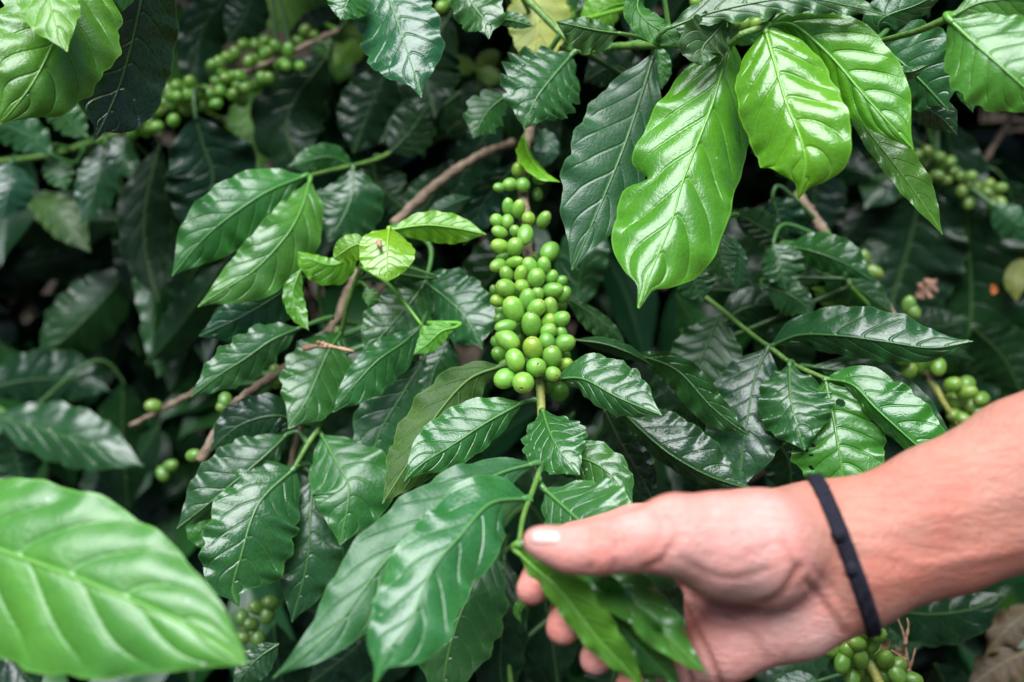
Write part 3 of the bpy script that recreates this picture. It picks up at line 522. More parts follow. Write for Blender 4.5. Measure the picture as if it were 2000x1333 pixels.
M.leaf([(588, 640, .605), (530, 665, .594), (480, 700, .588), (430, 732, .585), (372, 776, .583)], 42, 44, (.040, .14, .050, .27), al=22, ar=16, wave=.11, ragged=.08, q=.05, petto=(650, 620, .62))
M.leaf([(690, 328, .672), (688, 380, .662), (668, 430, .655), (640, 472, .65)], 66, 66, (.020, .080, .028, .34))
M.leaf([(690, 326, .672), (640, 306, .665), (563, 326, .66)], 26, 26, (.028, .11, .028, .34)); M.leaf([(760, 300, .70), (800, 260, .70), (840, 200, .70)], 44, 44, (.012, .045, .02, .3))
M.leaf([(730, 315, .70), (740, 360, .69), (790, 410, .69)], 50, 50, (.012, .045, .018, .36))
S = Branch("coffee sprout with lime-coloured tender leaves on a thin green stalk left of the berries", (668, 645, .62))
S.stem([(668, 645, .62), (682, 585, .605), (706, 520, .59), (735, 470, .578), (762, 447, .575)], .0016, .0012, GREEN_STEM)
S.leaf([(760, 447, .575), (757, 475, .566), (756, 515, .56), (757, 549, .558)], 54, 54, (.17, .335, .016, .27), prof='round', al=8, ar=8, q=.022, ragged=.01, wave=.02)
S.leaf([(764, 449, .576), (830, 440, .575), (890, 446, .573), (950, 458, .572)], 28, 34, LIME, al=20, ar=24, q=.02, prof='coffee')
S.leaf([(715, 478, .585), (690, 480, .583), (652, 505, .58)], 30, 24, LIME, prof='round', q=.03)
S.leaf([(696, 500, .60), (650, 518, .595), (610, 508, .592), (582, 492, .592)], 40, 14, (.12, .29, .02, .3), al=10, ar=40, prof='round')
S.leaf([(588, 525, .585), (572, 570, .582), (582, 610, .58), (603, 646, .578)], 20, 20, (.09, .25, .02, .27), petto=(700, 530, .595), pet=False)
S.leaf([(890, 640, .575), (862, 648, .572), (835, 672, .57), (808, 692, .568)], 20, 24, (.105, .30, .018, .38), prof='coffee', q=.02, petto=(835, 632, .59))
S.leaf([(824, 636, .575), (834, 652, .573), (846, 668, .572)], 11, 14, (.10, .29, .018, .38), prof='round')
S.leaf([(840, 545, .60), (770, 535, .60), (700, 545, .60)], 18, 24, (.018, .07, .02, .38), under=True); S.leaf([(715, 560, .60), (725, 580, .598), (720, 600, .598)], 14, 18, FRESH)
L = Branch("lower-left coffee branch on a bare brown stem with several dark wavy leaves hanging", (700, 545, .66))
L.stem([(1000, 280, .74), (940, 303, .70), (880, 340, .675), (825, 385, .655), (770, 438, .64)], .0028, .0034, BARK, 'twig')
L.stem([(700, 530, .66), (676, 575, .65), (655, 628, .64), (610, 680, .635), (540, 730, .628), (490, 765, .622), (452, 800, .618), (420, 850, .614), (392, 900, .612)], .0026, .0032, BARK)
L.stem([(405, 752, .70), (340, 788, .72), (255, 832, .74)], .0022, .0016, BARK, 'twig')
L.stem([(660, 640, .63), (640, 730, .615), (628, 820, .60), (600, 870, .592), (575, 915, .588)], .0018, .0014, GREEN_STEM, 'green_stem')
L.stem([(590, 830, .63), (570, 900, .63), (560, 1000, .63)], .0020, .0018, BARK, 'twig')
L.leaf([(668, 648, .625), (640, 690, .608), (600, 780, .59), (563, 838, .584)], 68, 66, (.032, .12, .030, .28), al=12, ar=12, q=.04, wave=.06, ragged=.05)
L.leaf([(824, 636, .595), (790, 668, .588), (737, 705, .578), (690, 755, .571), (649, 806, .568)], 52, 32, (.030, .115, .034, .27), al=16, ar=10, q=.04)
L.leaf([(832, 550, .61), (800, 595, .60), (760, 640, .594), (708, 700, .59)], 62, 58, (.028, .11, .024, .36), al=8, ar=12, ragged=.06)
L.leaf([(826, 548, .618), (870, 582, .608), (910, 622, .60), (942, 682, .595)], 66, 52, (.024, .095, .034, .25), al=4, ar=16, q=.035, prof='blunt')
L.leaf([(830, 700, .605), (780, 780, .598), (740, 850, .592), (725, 925, .59)], 68, 62, (.026, .10, .036, .3), al=10, ar=8)
L.leaf([(880, 660, .61), (850, 720, .605), (830, 790, .60)], 42, 40, (.02, .08, .03, .27))
L.leaf([(562, 848, .598), (525, 884, .585), (460, 940, .575), (400, 990, .57), (345, 1034, .568)], 40, 68, (.026, .095, .036, .25), al=36, ar=14, q=.05, nu=56, wave=.07, prof='coffee')
L.leaf([(590, 830, .615), (540, 812, .605), (470, 830, .60), (410, 880, .598)], 50, 46, (.018, .068, .036, .23), al=10, ar=10)
L.leaf([(575, 915, .588), (505, 985, .57), (470, 1090, .558), (455, 1150, .555), (466, 1186, .554)], 92, 78, (.026, .10, .036, .29), al=10, ar=8, q=.035, nu=60, prof='blunt')
L.leaf([(612, 930, .60), (606, 1010, .59), (600, 1100, .583), (570, 1216, .58)], 66, 56, (.018, .07, .028, .27), al=8, ar=10, prof='coffee')
L.leaf([(628, 850, .598), (658, 905, .583), (682, 960, .572), (664, 1065, .565)], 86, 72, (.028, .115, .028, .27), al=10, ar=12, q=.04, nu=56, prof='coffee')
L.leaf([(430, 960, .61), (400, 1020, .605), (415, 1080, .60)], 40, 36, (.035, .13, .02, .35))
for x, y, in ((439, 795), (440, 782), (537, 727), (536, 745), (378, 890), (300, 794), (333, 910), (318, 925)): L.berry(x, y, .63 if x > 350 else .70, 15, 12, rnd.uniform(0, 360), 30, (.10, .23, .04))
for x, y in ((1430,920),(1510,890),(1350,975),(1440,1090),(1350,1085),(1400,1010),(1490,960),(1460,1170),(1380,1190)): L.berry(.35 * x, 866 + .35 * y, .66, 15, 13, rnd.uniform(0, 360), 30, (.07, .17, .03))
L.leaf([(545, 1258, .49), (500, 1290, .485), (455, 1345, .48)], 36, 26, (.02, .085, .03, .3), pet=False)

X = Branch("blurred coffee branch low at the left edge with two broad dark leaves", (-120, 700, .95))
X.stem([(-120, 700, .90), (-60, 770, .85), (0, 800, .81), (30, 830, .80)], .003, .002, GREEN_STEM)
X.leaf([(-40, 762, .80), (60, 742, .785), (140, 742, .775), (214, 764, .77)], 58, 50, (.018, .065, .034, .25), q=.05)
X.leaf([(-20, 812, .80), (90, 842, .785), (180, 872, .775), (279, 910, .77)], 62, 52, (.020, .075, .030, .26), q=.05)
X.leaf([(10, 830, .80), (30, 890, .79), (50, 960, .785)], 48, 46, (.018, .06, .036, .24)); X.leaf([(300, 506, .88), (258, 600, .87), (212, 728, .86)], 52, 66, (.012, .044, .034, .24), pet=False)
X.leaf([(320, 520, .90), (330, 600, .90), (300, 690, .90)], 40, 40, (.016, .055, .022, .4), pet=False); X.leaf([(210, 380, .92), (230, 440, .92), (220, 520, .92)], 44, 44, (.014, .05, .03, .25), pet=False)
X.leaf([(120, 470, .98), (60, 520, .97), (-30, 560, .97)], 44, 44, (.012, .05, .022, .3)); X.leaf([(100, 600, 1.0), (160, 650, 1.0), (180, 720, 1.0)], 40, 40, (.012, .045, .02, .3))

Z = Branch("foreground coffee branch with one very large pale green leaf at the lower left", (-260, 930, .43))
Z.stem([(-420, 860, .47), (-300, 940, .44), (-220, 985, .425)], .003, .002, GREEN_STEM)
Z.leaf([(-200, 992, .424), (-90, 1038, .408), (0, 1075, .398), (150, 1130, .387), (330, 1205, .377), (420, 1255, .373), (481, 1296, .372)], 160, 186, (.085, .245, .040, .46), al=6, ar=12, q=.080, wave=.02, ragged=.014, nu=100, nv=16, curv=.06, prof='broad', tw=.03)
Z.leaf([(-60, 1225, .44), (0, 1270, .435), (80, 1350, .43)], 70, 60, (.03, .085, .06, .26), pet=False)

Y = Branch("shaded coffee branch at the bottom with dark leaves hanging beside the fingers", (930, 960, .66))
Y.stem([(930, 960, .66), (960, 1060, .64), (980, 1200, .63), (1000, 1350, .62)], .0022, .0018, GREEN_STEM)
Y.leaf([(965, 1060, .62), (920, 1150, .60), (880, 1260, .59), (860, 1380, .585)], 86, 84, (.024, .085, .024, .34)); Y.leaf([(985, 1085, .64), (982, 1200, .625), (978, 1320, .62), (1000, 1400, .62)], 50, 62, (.015, .06, .022, .34))
Y.leaf([(1040, 1090, .66), (1070, 1200, .65), (1090, 1340, .65)], 66, 66, (.012, .045, .018, .36)); Y.leaf([(760, 1180, .66), (700, 1260, .65), (600, 1340, .645)], 60, 60, (.012, .04, .026, .26))
Y.leaf([(1180, 1240, .66), (1200, 1300, .65), (1180, 1400, .65)], 60, 60, (.01, .04, .018, .36)); Y.leaf([(1040, 1150, .60), (1012, 1190, .60), (1018, 1218, .60)], 8, 10, FRESH, pet=False)
def scatter(br, n, xr, yr, dr, seed, cols=(DARK, MATURE, (.014, .055, .022, .26), (.018, .06, .03, .24))):
    q = random.Random(seed)
    for _ in range(n):
        x, y, d = q.uniform(*xr), q.uniform(*yr), q.uniform(*dr); an = q.uniform(.9, 2.4) if q.random() < .8 else q.uniform(0, 6.28); ln = q.uniform(190, 280)
        bend = q.uniform(-.6, .6); P = [(x, y, d)]
        for i in range(4): P.append((P[-1][0] + ln / 4 * math.cos(an), P[-1][1] + ln / 4 * math.sin(an), P[-1][2] - q.uniform(-.004, .010))); an += bend / 4
        w = q.uniform(38, 58); br.leaf(P, w, w * q.uniform(.75, 1.1), q.choice(cols), al=q.uniform(0, 30), ar=q.uniform(0, 30), nu=32, nv=7, seed=q.randrange(99999), pet=True)
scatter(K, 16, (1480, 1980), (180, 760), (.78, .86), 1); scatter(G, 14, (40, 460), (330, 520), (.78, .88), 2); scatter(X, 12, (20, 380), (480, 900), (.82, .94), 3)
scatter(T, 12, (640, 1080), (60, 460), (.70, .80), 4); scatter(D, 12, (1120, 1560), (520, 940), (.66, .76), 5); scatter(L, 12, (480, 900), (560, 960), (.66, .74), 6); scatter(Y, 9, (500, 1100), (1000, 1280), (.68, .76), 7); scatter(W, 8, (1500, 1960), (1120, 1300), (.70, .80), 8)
def tag(o, label, cat, group=None):
    o['label'] = label; o['category'] = cat
    if group: o['group'] = group
    return o
def dead_leaf(pts, wl, wr, label, col, seed):
    C = crom([cs(*p) for p in pts], 25); dm = float(np.mean(-C[:, 2]))
    P, F, A = leaf_geometry(C, wl * dm / FOC, wr * dm / FOC, nu=24, nv=6, seed=seed, wave=.35, ragged=.16, nw=3, q=.04, al=-20, ar=25, prof='coffee')
    o = mesh_obj('dead_leaf', world_of(P), F, LEAF, attrs={'leafco': A}); o.color = col + (.7,); tag(o, label, 'dead leaf', 'withered brown leaf scraps'); return o
dead_leaf([(1790, 580, .728), (1812, 562, .724), (1830, 545, .722)], 16, 18, "pale pinkish brown scrap of dead leaf lying on a large dark leaf", (.42, .24, .19), 1)
dead_leaf([(1936, 556, .745), (1942, 567, .742), (1939, 576, .740)], 6, 6, "small bright orange scrap of dead leaf on a dark leaf near the right edge", (.45, .12, .02), 2)
dead_leaf([(2030, 1180, .70), (1970, 1225, .69), (1925, 1280, .69)], 34, 28, "curled brown dead leaf in the bottom right corner below the arm, the upper one", (.085, .052, .028), 3)
dead_leaf([(2010, 1270, .68), (1950, 1300, .68), (1890, 1345, .68)], 40, 30, "curled brown dead leaf in the bottom right corner, the lower one cut by the frame", (.10, .06, .034), 4)
dead_leaf([(1700, 1290, .60), (1730, 1265, .60), (1772, 1282, .60)], 12, 14, "tiny brown dead leaf beside the berry bunch under the wrist", (.26, .14, .08), 5)
def twig(label, lines, r):
    bag = Bag()
    for L_ in lines:
        C = crom([cs(*p) for p in L_], 14); V, F = tube(world_of(C), np.linspace(r, r * .45, 14) * (1 + .25 * np.sin(np.arange(14) * 1.3)), 8, .12); bag.add(V, F)
    return tag(mesh_obj('dry_twig', bag.verts(), bag.f, DRY), label, 'twig', 'dry brown twigs')
twig("short dry brown twig lying across a green leaf left of the berries", [[(592, 681, .592), (620, 676, .590), (650, 678, .589), (692, 687, .588)], [(640, 677, .589), (630, 671, .589), (618, 668, .588)]], .0017)
twig("thin dry forked twig standing beside the berry bunch under the wrist", [[(1795, 1360, .58), (1775, 1300, .575), (1765, 1240, .573), (1752, 1205, .572)], [(1768, 1260, .573), (1774, 1225, .572), (1772, 1208, .571)], [(1772, 1320, .575), (1782, 1290, .573), (1788, 1266, .572)], [(1770, 1290, .574), (1752, 1278, .572), (1740, 1270, .571)]], .0011)
h = Bag(); V, F = tube(world_of(crom([cs(738, 470, .562), cs(741, 478, .560), cs(744, 486, .560)], 7)), .0016 * np.array([.5, .9, 1, 1, 1, .8, .4]), 10, .05); h.add(V, F)
tag(mesh_obj('husk', h.verts(), h.f, DRY), "tiny pinkish brown husk stuck on the roundest lime leaf", 'husk')
w = Branch("small weed with three pale olive leaflets in the dark gap below the top edge", (935, 150, .78), None, 'weed', 'weed')
w.stem([(945, 230, .80), (938, 180, .785), (932, 136, .775)], .0012, .0009, GREEN_STEM)
for P3 in ([(930, 138, .775), (905, 128, .77), (878, 114, .765)], [(932, 136, .775), (950, 118, .77), (976, 104, .765)], [(934, 138, .775), (955, 148, .77), (978, 156, .765)]): w.leaf(P3, 17, 17, (.15, .19, .045, .5), pet=False, nu=24, nv=6, prof='round', q=.02)
# ------------------------------------------------------------------ the person: forearm and hand as one surface
def smin(a, b, k):
    h = np.clip(.5 + .5 * (b - a) / k, 0, 1); return b * (1 - h) + a * h - k * h * (1 - h)
def capsule(X, a, b):
    pa, ra = cs(*a[:3]), a[3] * a[2] / FOC; pb, rb = cs(*b[:3]), b[3] * b[2] / FOC
    d = (pb - pa).astype(np.float32); h = np.clip(((X - pa.astype(np.float32)) @ d) / float(d @ d), 0, 1)
    return np.linalg.norm(X - pa.astype(np.float32) - h[..., None] * d, axis=-1) - (ra + (rb - ra) * h)
def chain(X, P, k):
    f = None
    for a, b in zip(P[:-1], P[1:]):
        c = capsule(X, a, b); f = c if f is None else smin(f, c, k)
    return f
def surface_nets(f, org, h):
    ins = f < 0; nx, ny, nz = f.shape
    S = np.zeros((nx - 1, ny - 1, nz - 1), int)
    for i in (0, 1):
        for j in (0, 1):
            for k in (0, 1): S += ins[i:nx - 1 + i, j:ny - 1 + j, k:nz - 1 + k]
    act = (S > 0) & (S < 8); idx = -np.ones(act.shape, int); ii = np.argwhere(act); idx[act] = np.arange(len(ii))
    acc = np.zeros((len(ii), 3)); cnt = np.zeros(len(ii)); C = [(0,0,0),(1,0,0),(0,1,0),(1,1,0),(0,0,1),(1,0,1),(0,1,1),(1,1,1)]
    for a in range(8):
        for b in range(a + 1, 8):
            A, Bc = np.array(C[a]), np.array(C[b])
            if np.abs(A - Bc).sum() != 1: continue
            fa = f[tuple((ii + A).T)]; fb = f[tuple((ii + Bc).T)]; m = (fa < 0) != (fb < 0)
            t = np.where(m, fa / np.where(m, fa - fb, 1), 0)
            acc += np.where(m[:, None], A + (Bc - A) * t[:, None], 0); cnt += m
    V = org + h * (ii + acc / cnt[:, None]); F = []
    for ax in range(3):
        o1, o2 = [a for a in range(3) if a != ax]; sl = [slice(None)] * 3; s2 = [slice(None)] * 3
        sl[ax] = slice(0, f.shape[ax] - 1); s2[ax] = slice(1, f.shape[ax])
        fa, fb = ins[tuple(sl)], ins[tuple(s2)]; E = np.argwhere(fa != fb)
        E = E[(E[:, o1] > 0) & (E[:, o2] > 0) & (E[:, o1] < f.shape[o1] - 1) & (E[:, o2] < f.shape[o2] - 1)]
        d1 = np.zeros(3, int); d1[o1] = 1; d2 = np.zeros(3, int); d2[o2] = 1
        q = np.stack([idx[tuple((E - d1 - d2).T)], idx[tuple((E - d2).T)], idx[tuple(E.T)], idx[tuple((E - d1).T)]], 1)
        s = fa[tuple(E.T)] ^ (ax == 1); q[~s] = q[~s][:, ::-1]; F.append(q)
    return V, np.vstack(F)
def hand_field(X):
    arm = smin(chain(X, [(1600, 1040, .430, 92), (1660, 1046, .430, 97), (1830, 972, .428, 99), (2005, 900, .428, 120), (2300, 775, .436, 140), (2750, 600, .46, 160)], .006),
               chain(X, [(1625, 1130, .434, 90), (1680, 1118, .433, 95), (1850, 1053, .432, 102), (2035, 980, .432, 120), (2330, 855, .44, 140), (2780, 690, .464, 165)], .006), .016)
    palm = chain(X, [(1640, 1080, .434, 105), (1540, 1100, .440, 95), (1420, 1130, .450, 72)], .008)
    palm = smin(palm, chain(X, [(1640, 1165, .432, 62), (1560, 1205, .432, 74), (1410, 1262, .438, 66), (1350, 1300, .444, 52)], .008), .014)
    palm = smin(palm, chain(X, [(1600, 1050, .436, 85), (1460, 1030, .447, 68), (1345, 1020, .455, 50)], .008), .012)
    th = chain(X, [(1580, 1046, .424, 88), (1480, 1058, .412, 98), (1400, 1058, .407, 92), (1318, 1046, .401, 76), (1235, 1058, .396, 55), (1168, 1070, .393, 48), (1112, 1074, .394, 41), (1066, 1062, .398, 29), (1046, 1057, .400, 25)], .006)
    thenar = capsule(X, (1500, 1095, .416, 88), (1400, 1085, .412, 74))
    palm = smin(palm, arm, .014)
    th = smin(th, thenar, .010)
    f = smin(palm, th, .0055)
    fingers = [[(1350, 1018, .455, 50), (1235, 1030, .462, 43), (1120, 1062, .462, 40), (1062, 1108, .448, 36), (1038, 1152, .425, 31)],
               [(1370, 1090, .455, 50), (1280, 1115, .465, 44), (1175, 1150, .462, 41), (1112, 1192, .445, 37), (1100, 1226, .425, 35)],
               [(1385, 1170, .452, 50), (1310, 1190, .462, 43), (1225, 1222, .457, 39), (1175, 1262, .440, 35), (1163, 1287, .422, 32)],
               [(1395, 1255, .446, 46), (1345, 1280, .452, 38), (1285, 1295, .447, 34), (1240, 1318, .434, 31), (1228, 1338, .420, 27)]]
    for P in fingers: f = smin(f, chain(X, P, .003), .0022)
    return f
def seg_dist(p, line):
    best = np.full(len(p), 1e9)
    L = crom(np.array(line, float), 24)
    for a, b in zip(L[:-1], L[1:]):
        d = b - a; h = np.clip(((p - a) @ d) / (d @ d), 0, 1); best = np.minimum(best, np.linalg.norm(p - a - h[:, None] * d, axis=1))
    return best
def build_person():
    h = .0016; lo = np.array((-.004, -.178, -.505)); hi = np.array((.46, .045, -.345)); n = np.ceil((hi - lo) / h).astype(int)
    ax = [lo[i] + h * np.arange(n[i]) for i in range(3)]
    f = np.empty(tuple(n), np.float32)
    for i0 in range(0, n[0], 48):
        G = np.stack(np.meshgrid(ax[0][i0:i0 + 48], ax[1], ax[2], indexing='ij'), -1).astype(np.float32); f[i0:i0 + 48] = hand_field(G)
    V, F = surface_nets(f, lo, h)
    # relax once, then find normals
    for _ in range(2):
        acc = np.zeros_like(V); cnt = np.zeros(len(V))
        for a, b in ((0, 1), (1, 2), (2, 3), (3, 0)):
            np.add.at(acc, F[:, a], V[F[:, b]]); np.add.at(acc, F[:, b], V[F[:, a]]); np.add.at(cnt, F[:, a], 1); np.add.at(cnt, F[:, b], 1)
        V = .5 * V + .5 * acc / cnt[:, None]
    fn = np.cross(V[F[:, 2]] - V[F[:, 0]], V[F[:, 3]] - V[F[:, 1]]); N = np.zeros_like(V)
    for a in range(4): np.add.at(N, F[:, a], fn)
    N = unit(N)
    if (N * (V - V.mean(0)))[:, 0].mean() + (N[:, 2] * (V[:, 2] - V[:, 2].mean())).mean() < 0: F = F[:, ::-1]; N = -N
    p = np.stack([1000 + V[:, 0] / -V[:, 2] * FOC, 666.5 - V[:, 1] / -V[:, 2] * FOC], 1); front = np.clip(N[:, 2] * 1.6 + .2, 0, 1)
    creases = [([(1302, 1138), (1370, 1172), (1450, 1186), (1520, 1166), (1562, 1110)], 9, .0011), ([(1575, 1135), (1610, 1180), (1650, 1236)], 6, .0010),
               ([(1318, 1150), (1352, 1215), (1385, 1280), (1410, 1340)], 6, .0012), ([(1300, 1215), (1330, 1270), (1350, 1335)], 6, .0010),
               ([(1262, 1110), (1290, 1095), (1312, 1062)], 7, .0007), ([(1192, 1026), (1205, 1050), (1200, 1074)], 5, .0006), ([(1180, 1030), (1190, 1052)], 4, .0005), ([(1166, 1030), (1172, 1050)], 4, .0005),
               ([(1150, 1112), (1158, 1100)], 5, .0006), ([(1196, 1114), (1202, 1098)], 5, .0005), ([(1612, 1040), (1640, 1080), (1668, 1140)], 6, .0004),
               ([(1150, 1028), (1156, 1046), (1152, 1062)], 4, .0006), ([(1205, 1022), (1218, 1046), (1214, 1072)], 4, .0005), ([(1275, 1000), (1290, 1030), (1284, 1066)], 5, .0005), ([(1300, 1010), (1318, 1040), (1310, 1080), (1290, 1104)], 8, .0004), ([(1330, 1090), (1380, 1120), (1440, 1130), (1500, 1112)], 7, .0005), ([(1380, 1080), (1440, 1092), (1500, 1070)], 6, .0004), ([(1530, 1060), (1552, 1100), (1560, 1150)], 7, .0006), ([(1420, 1200), (1470, 1240), (1500, 1290)], 7, .0005), ([(1345, 1180), (1390, 1215), (1450, 1225)], 6, .0006), ([(1590, 1110), (1625, 1150), (1665, 1205)], 5, .0005)]
    crease = np.zeros(len(V))
    for line, w, dep in creases:
        g = np.exp(-(seg_dist(p, line) / w)**2) * front; V = V - N * (1.15 * dep * g)[:, None]; crease = np.maximum(crease, g * min(1, dep / .0011))
    for line, w, up in (([(1668, 1066), (1740, 1078), (1800, 1102), (1870, 1090), (2000, 1072), (2200, 1010)], 12, .0011), ([(1690, 1135), (1800, 1120), (1930, 1075), (2100, 1010)], 22, .0014), ([(1650, 1040), (1800, 1015), (2000, 965)], 26, .0012), ([(1560, 1000), (1500, 985), (1430, 990)], 22, .0008)):
        V = V + N * (.55 * up * np.exp(-(seg_dist(p, line) / w)**2) * front)[:, None]
    palm = np.clip((1640 - p[:, 0] + (p[:, 1] - 1090) * .35) / 90, 0, 1) * np.clip(.35 + N[:, 2], 0, 1); palm = palm**2 * (3 - 2 * palm)
    ruddy = np.zeros(len(V))
    for x, y, r in ((1040, 1160, 45), (1100, 1226, 45), (1163, 1290, 42), (1228, 1338, 36), (1180, 1090, 70), (1260, 1095, 40), (1345, 1230, 55)): ruddy = np.maximum(ruddy, np.exp(-(((p - (x, y)) / r)**2).sum(1)))
    o = mesh_obj('person', world_of(V), F, SKIN, origin=world_of(cs(1648, 1083, .43)), attrs={'leafco': np.stack([palm, ruddy, crease], 1)})
    o['label'] = "bare forearm and hand reaching from the right, pinching leaves, dark cord round the wrist"; o['category'] = "person"
    bvh = BVHTree.FromPolygons([Vector(v) for v in V], [tuple(int(i) for i in q) for q in F])
    # nails: thin curved plates grown on the surface
    def nail(cx, cy, lx, ly, ang):
        nu, nv = 12, 10; P = np.zeros((nu, nv, 3)); ca, sa = math.cos(ang), math.sin(ang)
        for i in range(nu):
            for j in range(nv):
                a = -1 + 2 * i / (nu - 1); b = -1 + 2 * j / (nv - 1)
                a2, b2 = a * math.sqrt(1 - b * b * .35), b * math.sqrt(1 - a * a * .30)
                x, y = a2 * lx, b2 * ly; q = unit(cs(cx + x * ca - y * sa, cy + x * sa + y * ca, 1.0))
                hit, nr, _, _ = bvh.ray_cast(Vector((0, 0, 0)), Vector(q))
                if hit is None: return
                edge = max(abs(a), abs(b)); P[i, j] = np.array(hit) + np.array(nr) * (.00055 - .0007 * edge**6)
        F2 = [(i * nv + j, i * nv + j + 1, (i + 1) * nv + j + 1, (i + 1) * nv + j) for i in range(nu - 1) for j in range(nv - 1)]
        W = world_of(P.reshape(-1, 3)); m = mesh_obj('nail', W, F2, NAIL, o)
        md = m.modifiers.new('thick', 'SOLIDIFY'); md.thickness = .0005; md.offset = 0
    nail(1064, 1050, 29, 13, .0); nail(1078, 1232, 9, 20, -.25)
    # wrist cord: a flat braided band that follows the skin, with two small knots
    c0 = cs(1648, 1083, .432); axis = unit(unit(cs(1648 + 265, 1083 - 95, .430) - c0) + np.array((0, 0, .14))); e1 = unit(np.cross(axis, np.array((0, 0, 1.0)))); e2 = np.cross(axis, e1)
    bag = Bag(); nseg = 96; prof = [(-.0034, .0004), (-.0029, .0017), (-.0012, .0024), (0, .0017), (.0012, .0024), (.0029, .0017), (.0034, .0004)]; V3 = []
    for i in range(nseg):
        th = 2 * math.pi * i / nseg; d = e1 * math.cos(th) + e2 * math.sin(th); rads = []
        for off, up in prof:
            hit, nr, _, _ = bvh.ray_cast(Vector(c0 + axis * off * 1.0 + d * .12), Vector(-d), .12); base = np.array(hit) if hit is not None else c0 + axis * off + d * .03
            V3.append(base + d * (up + .0006 * math.sin(i * 1.57 + off * 900)))
    m = len(prof); Fb = []
    for i in range(nseg):
        k = (i + 1) % nseg
        for j in range(m - 1): Fb.append((i * m + j, k * m + j, k * m + j + 1, i * m + j + 1))
    bag.add(V3, Fb)
    for kx, ky in ((1634, 1044), (1663, 1108)):
        hit, nr, _, _ = bvh.ray_cast(Vector((0, 0, 0)), Vector(unit(cs(kx, ky, 1))))
        K, G = tube(np.array(hit) + np.array(nr) * .0014 + np.linspace(-1, 1, 9)[:, None] * e1 * .0034, .0029 * np.sqrt(np.clip(1.02 - np.linspace(-1, 1, 9)**2, .02, 1)), 10, .08); bag.add(K, G)
    rf = random.Random(5)
    for _ in range(70):
        i = rf.randrange(nseg); p0 = np.array(V3[i * m + rf.randrange(m)]); e = unit(np.array([rf.uniform(-1, 1) for _ in range(3)]) + .8 * unit(p0 - c0))
        K, G = tube(crom([p0 - e * .0004, p0 + e * rf.uniform(.0008, .002), p0 + e * .0015 + np.array([rf.uniform(-.0012, .0012) for _ in range(3)])], 6), .00012, 4); bag.add(K, G)
    w = mesh_obj('wristband', world_of(bag.verts()), bag.f, CORD, o)
build_person()

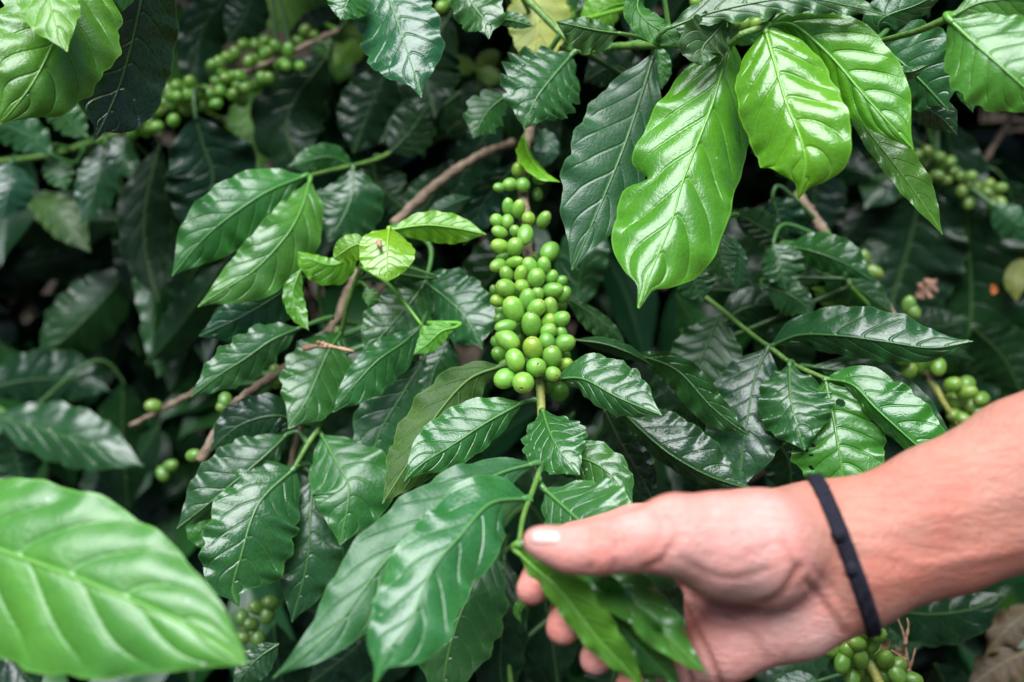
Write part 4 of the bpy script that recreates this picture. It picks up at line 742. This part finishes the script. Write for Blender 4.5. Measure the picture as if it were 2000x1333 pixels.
# ------------------------------------------------------------------ dense dark foliage behind: leaves nobody could count, and unseen ones added to block light
def foliage():
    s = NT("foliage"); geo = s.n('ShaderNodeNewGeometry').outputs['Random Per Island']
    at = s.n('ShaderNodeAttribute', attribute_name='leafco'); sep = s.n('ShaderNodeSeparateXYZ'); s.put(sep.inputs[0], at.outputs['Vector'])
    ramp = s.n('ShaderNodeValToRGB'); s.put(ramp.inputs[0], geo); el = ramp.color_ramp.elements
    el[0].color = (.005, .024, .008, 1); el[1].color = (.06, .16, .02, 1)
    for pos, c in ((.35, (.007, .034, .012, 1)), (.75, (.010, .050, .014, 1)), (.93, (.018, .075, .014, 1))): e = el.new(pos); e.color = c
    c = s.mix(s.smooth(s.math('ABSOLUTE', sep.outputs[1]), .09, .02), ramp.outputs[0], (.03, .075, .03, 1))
    p = s.n('ShaderNodeBsdfPrincipled'); s.put(p.inputs['Base Color'], c); p.inputs['Roughness'].default_value = .34; p.inputs['Specular IOR Level'].default_value = .28
    s.put(s.out.inputs[0], p.outputs[0])
    r = random.Random(77); bag = Bag(); nu, nv = 8, 3; vv = np.linspace(-1, 1, 2 * nv + 1); t = np.linspace(0, 1, nu + 1)
    p0 = hermite(*PROF['coffee'], t)
    def one(c, L, W, az, droop, roll):
        e = np.array((math.cos(az), math.sin(az), 0)); dn = np.array((0, 0, -1.0))
        ang = droop * (.35 + .9 * t); T = np.cos(ang)[:, None] * e + np.sin(ang)[:, None] * dn
        C = c + np.vstack([np.zeros(3), np.cumsum(T[:-1] * L / nu, axis=0)]); S = np.array((-math.sin(az), math.cos(az), 0)) * math.cos(roll) + np.array((0, 0, 1)) * math.sin(roll)
        Nn = unit(np.cross(T, S)); P = C[:, None] + S * (vv[None, :, None] * (p0 * W)[:, None, None])
        zz = W * (.22 * (vv**2)[None, :] * np.sin(9 * t + c[0] * 60)[:, None] + .25 * np.abs(vv)[None, :] + .08 * np.abs(np.sin(22 * t))[:, None] * (1 - np.abs(vv))[None, :])
        P = P + Nn[:, None] * zz[..., None]; m = len(vv)
        A = np.zeros((nu + 1, m, 3)); A[..., 1] = vv[None]
        bag.add(P.reshape(-1, 3), [(i * m + j, (i + 1) * m + j, (i + 1) * m + j + 1, i * m + j + 1) for i in range(nu) for j in range(m - 1)], A.reshape(-1, 3))
    def put(n, x, y, d, gap=None):
        for _ in range(n):
            px, py, dd = r.uniform(*x), r.uniform(*y), r.uniform(*d)
            if gap and gap(px, py, dd): continue
            c = world_of(cs(px, py, dd))
            if c[2] < .02: continue
            one(c, r.uniform(.10, .17), r.uniform(.024, .036), r.uniform(0, 6.28), r.uniform(.5, 1.5), r.uniform(-.5, .5))
    def ring(n, rad, z, az, big):                          # unseen rows and trees around, added to block the low sky
        for _ in range(n):
            a, q = r.uniform(*az), r.uniform(*rad)
            one(np.array((q * math.sin(a), q * math.cos(a), r.uniform(*z))), r.uniform(.10, .17) * big, r.uniform(.028, .04) * big, r.uniform(0, 6.28), r.uniform(.5, 1.5), r.uniform(-.5, .5))
    inside = lambda x, y, d: False
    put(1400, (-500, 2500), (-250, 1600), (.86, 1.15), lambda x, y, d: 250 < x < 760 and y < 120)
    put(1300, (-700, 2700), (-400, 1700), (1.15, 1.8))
    put(500, (-900, 2900), (-900, -150), (.80, 1.5), lambda x, y, d: 270 < x < 700); put(750, (700, 2500), (-650, -180), (.70, .95)); put(420, (-700, 250), (-800, -380), (.70, .95))  # out-of-view canopy added to shade the background, left open at top left
    put(520, (-500, 2500), (-1350, -800), (.58, .74))  # unseen canopy nearer the camera, added to keep sun off the background
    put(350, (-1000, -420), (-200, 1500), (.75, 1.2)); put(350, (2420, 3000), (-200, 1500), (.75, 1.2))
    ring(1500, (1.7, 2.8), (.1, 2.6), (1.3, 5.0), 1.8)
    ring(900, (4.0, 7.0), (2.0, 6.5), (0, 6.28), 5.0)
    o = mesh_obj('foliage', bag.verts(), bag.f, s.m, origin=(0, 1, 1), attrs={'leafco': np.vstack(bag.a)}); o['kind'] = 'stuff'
    o['label'] = "dense dark coffee leaves deep inside the bushes, plus unseen leaves added for shade"; o['category'] = "foliage"
foliage()
